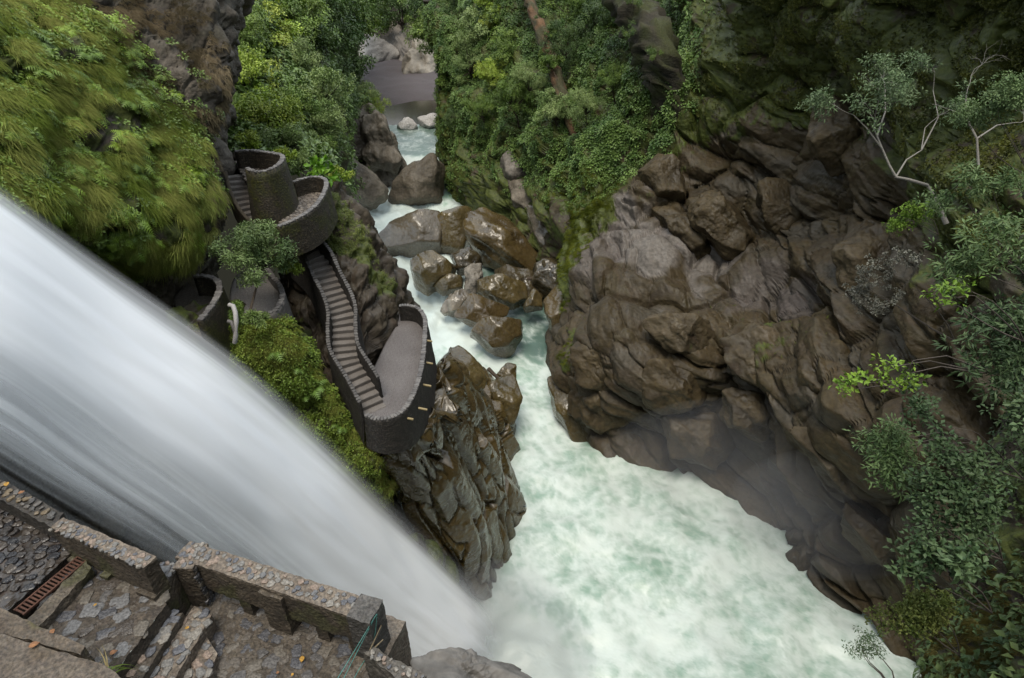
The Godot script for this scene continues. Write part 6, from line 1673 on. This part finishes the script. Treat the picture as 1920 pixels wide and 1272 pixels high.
	for q in [[Vector3(-17.19, 28.5, -39.58), 0.9, Y], [Vector3(-16.29, 28.34, -41.13), 1.1, G], [Vector3(-15.36, 28.1, -42.16), 1.2, G], [Vector3(-15.63, 27.2, -46.31), 1.5, G], [Vector3(-15.62, 25.85, -49.01), 1.4, Mi], [Vector3(-13.6, 27.73, -37.92), 0.9, G], [Vector3(-18.44, 23.69, -61.81), 1.9, Mi], [Vector3(-14.32, 26.62, -42.42), 1.2, G], [Vector3(-14.3, 27.98, -37.37), 0.7, Y], [Vector3(-12, 26.24, -39.82), 0.9, Y]]:
		k += 1
		var tone: String = "mid green" if q[2] == Mi else "grey green" if q[2] == G else "yellow green"
		tree("shrub", tone + " leafy shrub crowded behind the walls of the round lookouts", q[0] + Vector3(0, -q[1] * 1.1, -0.2), q[0], Vector3(q[1], q[1] * 0.85, q[1]), 10, 16, LEAF.round, 0.42, q[2][0], q[2][1], 0.05, k, tone + " shrubs behind the lookouts", "shrub")
	# trees on the right side
	for q in [[Vector3(-13.35, 28.73, -127.46), 5.8, Mi], [Vector3(-9.62, 31.64, -123.38), 5.0, D], [Vector3(-4.85, 29.67, -109.18), 4.6, G], [Vector3(-2.42, 33.14, -108.99), 4.2, Y], [Vector3(-0.8, 28.07, -97.56), 3.2, Mi], [Vector3(-7.05, 25.78, -106.75), 3.8, G], [Vector3(-10.79, 22.77, -115.48), 3.8, Mi], [Vector3(2.3, 25.74, -85.49), 2.6, G], [Vector3(5.44, 23.57, -77.06), 2.6, G], [Vector3(8.65, 25.08, -72.11), 2.4, G], [Vector3(0.15, 23.24, -86.29), 2.8, Mi], [Vector3(-4.45, 20.41, -93.96), 2.8, Mi], [Vector3(-8.73, 18.1, -103.13), 2.8, D], [Vector3(7.09, 29.8, -86.85), 3.4, D], [Vector3(10.92, 32.06, -85.91), 3.4, D], [Vector3(11.4, 27.75, -71.42), 2.0, Mi], [Vector3(4, 31.8, -99.89), 4.0, D], [Vector3(9.16, 34.03, -96.57), 4.4, Mi], [Vector3(-2.8, 25.02, -95.66), 2.8, Y], [Vector3(13.75, 34.04, -82.43), 3.2, D]]:
		k += 1
		var tone: String = "mid green" if q[2] == Mi else "dark green" if q[2] == D else "pale green" if q[2] == G else "yellow green"
		tree("tree", tone + " leafy tree on the steep side across the river", q[0] + Vector3(q[1] * 0.3, -q[1] * 1.4, -q[1] * 0.3), q[0], Vector3(q[1], q[1] * 0.95, q[1]), 22, 34, LEAF.broad if k % 2 else LEAF.fine, q[1] * 0.20, q[2][0], q[2][1], q[1] * 0.05, k, tone + " trees on the right side of the gorge")
	# trees on the far hill
	for q in [[Vector3(-64.31, 20.56, -298.05), 10.0, Mi], [Vector3(-48.03, 23.05, -290.17), 10.0, D], [Vector3(-34.82, 20.54, -257.94), 7.5, Mi], [Vector3(-73.84, 17.12, -295.9), 7.0, Mi], [Vector3(-30.27, 26.49, -258.12), 9.5, D], [Vector3(-59.35, 28.28, -314.66), 12.0, Mi], [Vector3(-70.69, 25.23, -310.4), 10.0, D], [Vector3(-40.91, 31.96, -291.02), 11.0, Mi]]:
		k += 1
		var tone: String = "mid green" if q[2] == Mi else "dark green" if q[2] == D else "yellow green"
		tree("tree", tone + " distant tree on the hill behind the dark beach", q[0] + Vector3(0, -q[1] * 1.3, -q[1] * 0.5), q[0], Vector3(q[1], q[1] * 0.9, q[1]), 20, 18, LEAF.broad, q[1] * 0.25, q[2][0], q[2][1], q[1] * 0.04, k, tone + " trees on the far hill")
	# the small tree on the patio
	tree("tree", "small leafy tree standing on the pale patio beside the mossy lookout", Vector3(-11.92, 24.85, -23.15), Vector3(-11.77, 26.9, -25.14), Vector3(1.75, 1.35, 1.5), 26, 30, LEAF.long, 0.42, Color(0.065, 0.115, 0.04), Color(0.14, 0.20, 0.075), 0.06, 801)
	tree("shrub", "yellow green shrub against the top of the curving staircase", Vector3(-11.3, 24.51, -26.47), Vector3(-11.23, 25.5, -26.86), Vector3(0.6, 0.6, 0.6), 8, 16, LEAF.long, 0.36, Y[0], Y[1], 0.03, 802, "", "shrub")
	tree("shrub", "dark green shrub at the foot of the small patio tree", Vector3(-11.89, 24.79, -22.29), Vector3(-11.91, 25.24, -22.45), Vector3(0.6, 0.45, 0.6), 8, 16, LEAF.long, 0.34, Mi[0], Mi[1], 0.03, 803, "", "shrub")
	tree("shrub", "leafy shrub in front of the patio wall", Vector3(-11.35, 24.54, -22.25), Vector3(-11.25, 24.98, -22.53), Vector3(0.7, 0.4, 0.5), 8, 16, LEAF.long, 0.34, Mi[0], G[1], 0.03, 804, "", "shrub")
	tree("plant", "big bright green banana leaves behind the cobbled lookout", Vector3(-11.65, 27.36, -35.8), Vector3(-11.65, 27.64, -35.98), Vector3(0.5, 0.55, 0.4), 6, 3, LEAF.big, 0.9, Color(0.10, 0.24, 0.02), Color(0.16, 0.30, 0.03), 0.04, 805, "", "plant")
	# two trunks on the right hillside
	var trunk := thing("dead_trunk", "orange brown bare trunk leaning on the green hillside", "tree", Vector3(5.25, 28.3, -85.91))
	part("trunk", rough_trunk([Vector3(6.73, 23.66, -78.3), Vector3(5.21, 28.36, -85.36), Vector3(3.95, 31.22, -88.92), Vector3(2.11, 35.35, -96.22), Vector3(0.39, 39.9, -102.6)], [0.7, 0.8, 0.75, 0.6, 0.5], trunk.position, [Color(0.09, 0.05, 0.025), Color(0.20, 0.105, 0.045), Color(0.06, 0.055, 0.02)]), M.soil, trunk)
	var lean := thing("leaning_trunk", "thick dark mossy trunk leaning at the top of the right cliff", "tree", Vector3(14.5, 30.11, -63.46))
	part("trunk", rough_trunk([Vector3(17.47, 24.55, -64.71), Vector3(14.91, 30.3, -64.76), Vector3(13.59, 33.23, -68.95), Vector3(11.93, 36.45, -74.5), Vector3(10.35, 40, -80.25)], [1.5, 1.9, 1.8, 1.8, 1.9], lean.position, [Color(0.022, 0.02, 0.012), Color(0.05, 0.042, 0.024), Color(0.05, 0.058, 0.012)]), M.soil, lean)
	for q in [[Vector3(4.2, 29.25, -85.33), 1.0], [Vector3(4.9, 31.39, -86.67), 0.9], [Vector3(3.2, 32.98, -91.2), 1.1], [Vector3(13.87, 31.41, -62.5), 1.0], [Vector3(11.8, 32.93, -66.41), 1.1], [Vector3(12.34, 35.44, -67.97), 1.2]]:
		k += 1
		tree("shrub", "small dark shrub growing against a leaning trunk", q[0] + Vector3(0, -q[1], -1.0), q[0], Vector3(q[1], q[1] * 0.8, q[1]), 8, 12, LEAF.fine, 0.42, D[0], Mi[1], 0.04, k, "shrubs against the leaning trunks", "shrub")
	tree("shrub", "small shrub at the foot of the dead orange trunk", Vector3(5.72, 26.51, -80.08), Vector3(5.18, 28.21, -82.32), Vector3(1.8, 1.2, 1.4), 10, 18, LEAF.broad, 0.6, Mi[0], Mi[1], 0.05, 806, "", "shrub")
	build_near_plants()

func rough_trunk(pts: Array, radii: Array, o: Vector3, tones: Array) -> ArrayMesh:
	var line := evenly(PackedVector3Array(pts), 40)
	var at := []
	var rad := []
	for k in line.size():
		at.append(line[k] - o)
		var f := k / 39.0 * (radii.size() - 1)
		var i := mini(int(f), radii.size() - 2)
		rad.append(lerpf(radii[i], radii[i + 1], f - i))
	var v := PackedVector3Array()
	var idx := PackedInt32Array()
	tube(v, idx, at, rad, 22)
	var col := PackedColorArray()
	for k in v.size():
		var w := v[k] + o
		var d: Vector3 = v[k] - at[mini(k / 22, 39)]
		var ridge := n_mid.get_noise_3d(w.x * 2.0, w.y * 0.4, w.z * 2.0)
		v[k] += d * (ridge * 0.7 + n_fine.get_noise_3dv(w) * 0.35)
		var c: Color = tones[0].lerp(tones[1], clampf(0.5 + ridge + n_fine.get_noise_3dv(w) * 0.5, 0, 1))
		col.append(c.lerp(tones[2], clampf((n_moss.get_noise_3dv(w) + 0.1) * 5.0, 0, 1)))
	return mesh_of(v, idx, col)

func fern_mat() -> StandardMaterial3D:
	if not M.has("fern"):
		M.fern = leaf_mat(0.5, Color(0.3, 0.4, 0.12))
		M.fern.albedo_color = Color(0.11, 0.19, 0.035).linear_to_srgb()
	return M.fern

# a branch that forks into twigs, with leaf clusters towards the ends
func branching(v: PackedVector3Array, idx: PackedInt32Array, tips: Array, from: Vector3, dir: Vector3, long: float, thick: float, depth: int, r: RandomNumberGenerator, curl: float) -> void:
	var pts := [from]
	var radii := [thick]
	var p := from
	var d := dir.normalized()
	for k in 4:
		d = (d + Vector3(r.randfn(), r.randfn(), r.randfn()) * curl).normalized()
		p += d * long / 4.0
		pts.append(p)
		radii.append(lerpf(thick, thick * 0.55, (k + 1) / 4.0))
	tube(v, idx, pts, radii, 6 if depth > 1 else 4)
	if depth == 0:
		tips.append([p, d])
		return
	if depth <= 1: tips.append([pts[2], d])
	for k in 2 + (r.randi() % 2):
		var side := d.cross(Vector3(r.randfn(), r.randfn(), r.randfn())).normalized()
		branching(v, idx, tips, pts[4 - (k % 3 if k else 0)], (d + side * r.randf_range(0.45, 0.95) + Vector3.UP * 0.12).normalized(), long * r.randf_range(0.6, 0.8), thick * 0.55, depth - 1, r, curl)

func limb_tree(called: String, label: String, category: String, foot: Vector3, limbs: Array, bark: Material, m: Mesh, leaf_size: float, per: int, a: Color, b: Color, seed_: int, mat: Material, sparse := 0.0, group := "") -> void:
	var r := RandomNumberGenerator.new()
	r.seed = seed_
	var t := thing(called, label, category, foot, group)
	var v := PackedVector3Array()
	var idx := PackedInt32Array()
	var tips := []
	for l in limbs:      # [points, thick at the foot, depth of forking, length of the twigs]
		var pts := []
		var radii := []
		for q in l[0].size():
			pts.append(l[0][q] - foot)
			radii.append(lerpf(l[1], l[1] * 0.45, float(q) / maxf(1, l[0].size() - 1)))
		tube(v, idx, pts, radii, 8)
		var d: Vector3 = (pts[-1] - pts[-2]).normalized()
		if l[2] >= 0: branching(v, idx, tips, pts[-1], d, l[3], l[1] * 0.4, l[2], r, 0.22)
	part("trunk", mesh_of(v, idx), bark, t)
	var where := []
	var tints := PackedColorArray()
	for q in tips:
		if r.randf() < sparse: continue
		var tint := mixed(a, b, r)
		for k in per:
			var p: Vector3 = q[0] + Vector3(r.randfn(), r.randfn() * 0.7, r.randfn()) * leaf_size * 0.45
			var up: Vector3 = (q[1] * 0.4 + Vector3.UP + Vector3(r.randfn(), r.randfn(), r.randfn()) * 0.4).normalized()
			var x := up.cross(Vector3(r.randfn(), r.randfn(), r.randfn())).normalized()
			var s := leaf_size * r.randf_range(0.7, 1.2)
			where.append(Transform3D(Basis(x, up, x.cross(up)).scaled_local(Vector3(s, s, s)), p))
			var g := r.randf_range(0.85, 1.15)
			tints.append(Color(tint.r * g, tint.g * g, tint.b * g))
	if where.size(): copies("crown", m, mat, where, tints, t)

func build_near_plants() -> void:
	var whitish := plain_stone(Color(0.33, 0.31, 0.28), 0.8, 170)
	var greyb := plain_stone(Color(0.12, 0.10, 0.085), 0.9, 171)
	var shiny := leaf_mat(0.5, Color(0.28, 0.35, 0.12), 0.3)
	var dusty := [Color(0.08, 0.13, 0.065), Color(0.16, 0.22, 0.12)]
	# the pale bare-limbed tree on the cliff
	limb_tree("tree", "pale barked tree with crooked limbs and leafy twig ends on the right cliff", "tree", Vector3(16.3, 30.01, -20.95), [
		[[Vector3(16.3, 30.01, -20.95), Vector3(15.9, 30.77, -21.42), Vector3(15.6, 31.23, -21.71)], 0.096, -1, 0.0],
		[[Vector3(15.6, 31.23, -21.71), Vector3(14.9, 31.41, -21.83), Vector3(14.4, 31.5, -21.88), Vector3(14.16, 31.87, -22.11), Vector3(13.9, 32.38, -22.43), Vector3(13.7, 32.8, -22.7)], 0.060, 3, 1.0],
		[[Vector3(14.4, 31.5, -21.88), Vector3(15, 31.96, -22.52), Vector3(15.64, 32.24, -22.82), Vector3(15.92, 32.92, -23.48)], 0.036, 2, 0.9],
		[[Vector3(13.9, 32.38, -22.43), Vector3(13.18, 33.1, -22.65), Vector3(12.57, 33.56, -22.7)], 0.030, 3, 0.8],
		[[Vector3(13.7, 32.8, -22.7), Vector3(14.13, 33.53, -23.38), Vector3(14.25, 34.18, -24.02)], 0.036, 3, 0.8],
		[[Vector3(15.64, 32.24, -22.82), Vector3(16.44, 33.27, -23.7), Vector3(16.37, 34.11, -24.45)], 0.030, 2, 0.9]], whitish, LEAF.long, 0.36, 5, dusty[0], dusty[1], 901, shiny, 0.12)
	limb_tree("tree", "thin leafless pale tree behind the crooked one on the right cliff", "tree", Vector3(17.5, 31.87, -22.11), [
		[[Vector3(17.5, 31.87, -22.11), Vector3(17.44, 32.72, -22.64), Vector3(17, 33.48, -23.12), Vector3(17.04, 34.08, -23.49)], 0.048, 3, 1.0],
		[[Vector3(17.44, 32.72, -22.64), Vector3(18.2, 33.14, -22.91), Vector3(18.9, 33.23, -22.96)], 0.036, 2, 0.9],
		[[Vector3(17, 33.48, -23.12), Vector3(16.55, 33.61, -23.44)], 0.024, 2, 0.7]], whitish, LEAF.long, 0.3, 1, dusty[0], dusty[1], 902, shiny, 0.9)
	# shrubs on the near bank
	var D := [Color(0.035, 0.065, 0.03), Color(0.075, 0.115, 0.055)]
	var S := [Color(0.06, 0.11, 0.04), Color(0.13, 0.19, 0.085)]
	var L := [Color(0.09, 0.17, 0.02), Color(0.16, 0.25, 0.035)]
	var list := [
		["shrub", "grey green bush with narrow leaves and reddish tips above the pool mist", Vector3(11.86, 27.81, -11.32), [Vector3(10.62, 28.19, -11.09), Vector3(9.42, 28.3, -10.68)], "long", 0.40, 2, S, 3, 0.5],
		["shrub", "silvery narrow leaved bush under the pale crooked tree", Vector3(16.06, 30.36, -17.63), [Vector3(15.22, 31.24, -17.71), Vector3(14.72, 31.88, -17.87)], "long", 0.42, 2, S, 3, 0.8],
		["shrub", "light green feathery shrub beside the leafless tree", Vector3(17.64, 32.12, -19.91), [Vector3(16.66, 32.99, -19.98), Vector3(16.05, 33.64, -20.15)], "fine", 0.4, 4, [Color(0.10, 0.16, 0.07), Color(0.17, 0.24, 0.11)], 3, 0.9],
		["shrub", "thin bush with tiny dark leaves in front of the brown rock block", Vector3(12.83, 28.94, -14.38), [Vector3(11.62, 29.79, -14.45), Vector3(10.88, 30.27, -14.51)], "round", 0.22, 3, [Color(0.10, 0.10, 0.09), Color(0.17, 0.17, 0.15)], 3, 0.8],
		["shrub", "bush with large bright leaves hanging over the bank", Vector3(10.47, 31.6, -10.15), [Vector3(9.76, 32.07, -10.21), Vector3(9.25, 32.4, -10.29)], "big", 0.22, 1, L, 2, 0.5],
		["shrub", "low branch of big glossy green leaves over the cliff edge", Vector3(10.52, 30.47, -10.62), [Vector3(9.16, 30.9, -10.42), Vector3(8.34, 30.91, -10.19)], "big", 0.20, 1, L, 2, 0.5],
		["shrub", "short twig of fresh green leaves sticking out below the glossy branch", Vector3(8.75, 30.27, -10.5), [Vector3(8.03, 30.41, -10.35), Vector3(7.5, 30.43, -10.24)], "big", 0.22, 2, L, 1, 0.25],
		["shrub", "dark dense bush beside the foot of the bank", Vector3(10.87, 26.96, -8.43), [Vector3(10.08, 27.69, -8.42), Vector3(9.58, 28.14, -8.46)], "broad", 0.40, 2, D, 3, 0.7],
		["shrub", "dark broad leaved bush low on the bank", Vector3(10.23, 26.42, -7.51), [Vector3(9.54, 27.08, -7.56), Vector3(9.05, 27.44, -7.55)], "big", 0.28, 2, D, 3, 0.6],
		["shrub", "olive bush with thin twigs at the water end of the bank", Vector3(10.69, 24.17, -7.87), [Vector3(10.16, 24.79, -8.02), Vector3(9.77, 25.19, -8.03)], "round", 0.30, 5, [Color(0.06, 0.085, 0.02), Color(0.12, 0.14, 0.04)], 3, 0.6],
		["shrub", "tangled dark bush in the middle of the bank", Vector3(11.35, 28.47, -9.37), [Vector3(10.71, 29.01, -9.47), Vector3(10.19, 29.44, -9.51)], "broad", 0.38, 2, D, 3, 0.8],
		["shrub", "dark drooping bush between the narrow leaved ones", Vector3(12.35, 29.24, -11.04), [Vector3(11.79, 29.79, -11.14), Vector3(11.37, 30.23, -11.18)], "long", 0.50, 2, D, 3, 0.8],
		["shrub", "bluish bush with glossy leaves at the right edge of the bank", Vector3(13.64, 30.93, -13.27), [Vector3(12.92, 31.48, -13.38), Vector3(12.34, 31.79, -13.34)], "long", 0.44, 2, S, 3, 0.8],
		["shrub", "bright lime bush on the ledge behind the brown rock block", Vector3(18.18, 28.53, -23.56), [Vector3(17.7, 28.99, -23.61), Vector3(17, 29.25, -23.54)], "round", 0.34, 6, L, 2, 0.5],
		["shrub", "lone leafy twigs standing before the pale water", Vector3(7.85, 25.5, -6.34), [Vector3(7.57, 25.97, -6.51), Vector3(7.36, 26.15, -6.63)], "long", 0.16, 2, D, 2, 0.35],
	]
	var k := 910
	for q in list:
		k += 1
		var limbs := []
		for e in 3:
			var off := Vector3(sin(e * 2.1 + k) * 0.5, cos(e * 1.7 + k) * 0.4, sin(e * 3.3) * 0.4) * float(q[9])
			limbs.append([[q[2], q[2].lerp(q[3][0], 0.5) + off * 0.5, q[3][0] + off * 0.8, q[3][1] + off], 0.020, q[8], float(q[9]) * 0.75])
		limb_tree(q[0], q[1], "shrub", q[2], limbs, greyb, LEAF[q[4]], q[5], q[6], q[7][0], q[7][1], k, shiny)
	strew("ground_cover", "dark leafy growth covering the near bank", "plants", near_bank, [[Vector3(11.33, 25.57, -8.74), 5.0, 0.9], [Vector3(12.82, 27, -10.81), 5.0, 0.9], [Vector3(14.84, 28.15, -13.89), 5.0, 0.8], [Vector3(16.75, 29.92, -17.36), 5.0, 0.8], [Vector3(11.18, 23.18, -8.43), 3.5, 0.8], [Vector3(10.04, 25.5, -6.34), 4.0, 0.9]], 1700, LEAF.big, shiny, D[0], Color(0.085, 0.12, 0.045), 0.18, 0.5, 950, Vector3.ZERO, 0.05, 0.3)
	strew("grass", "olive grass and moss at the water end of the near bank", "grass", near_bank, [[Vector3(11.41, 22.81, -8.78), 2.5, 1.0], [Vector3(11.84, 23.88, -9.46), 1.8, 0.6], [Vector3(10.95, 23.63, -7.53), 2.5, 0.8]], 900, LEAF.tuft, M.grass, Color(0.09, 0.085, 0.025), Color(0.17, 0.15, 0.05), 0.2, 0.5, 951, Vector3(-0.4, -0.7, 0.3))
	var gr := thing("grass_tuft", "green and dry grass tuft at the edge of the broad concrete ledge", "grass", Vector3(-4.482, 31.5, -3.508))
	for e in 4:
		var o := part("blades", LEAF.sprig, M.tuft_a if e % 2 else M.tuft_b, gr)
		o.scale = Vector3.ONE * (0.22 + 0.06 * e)
		o.rotation.y = e * 1.7
		o.position = Vector3(0.05 * e - 0.08, 0, 0.04 * sin(e * 2.0))
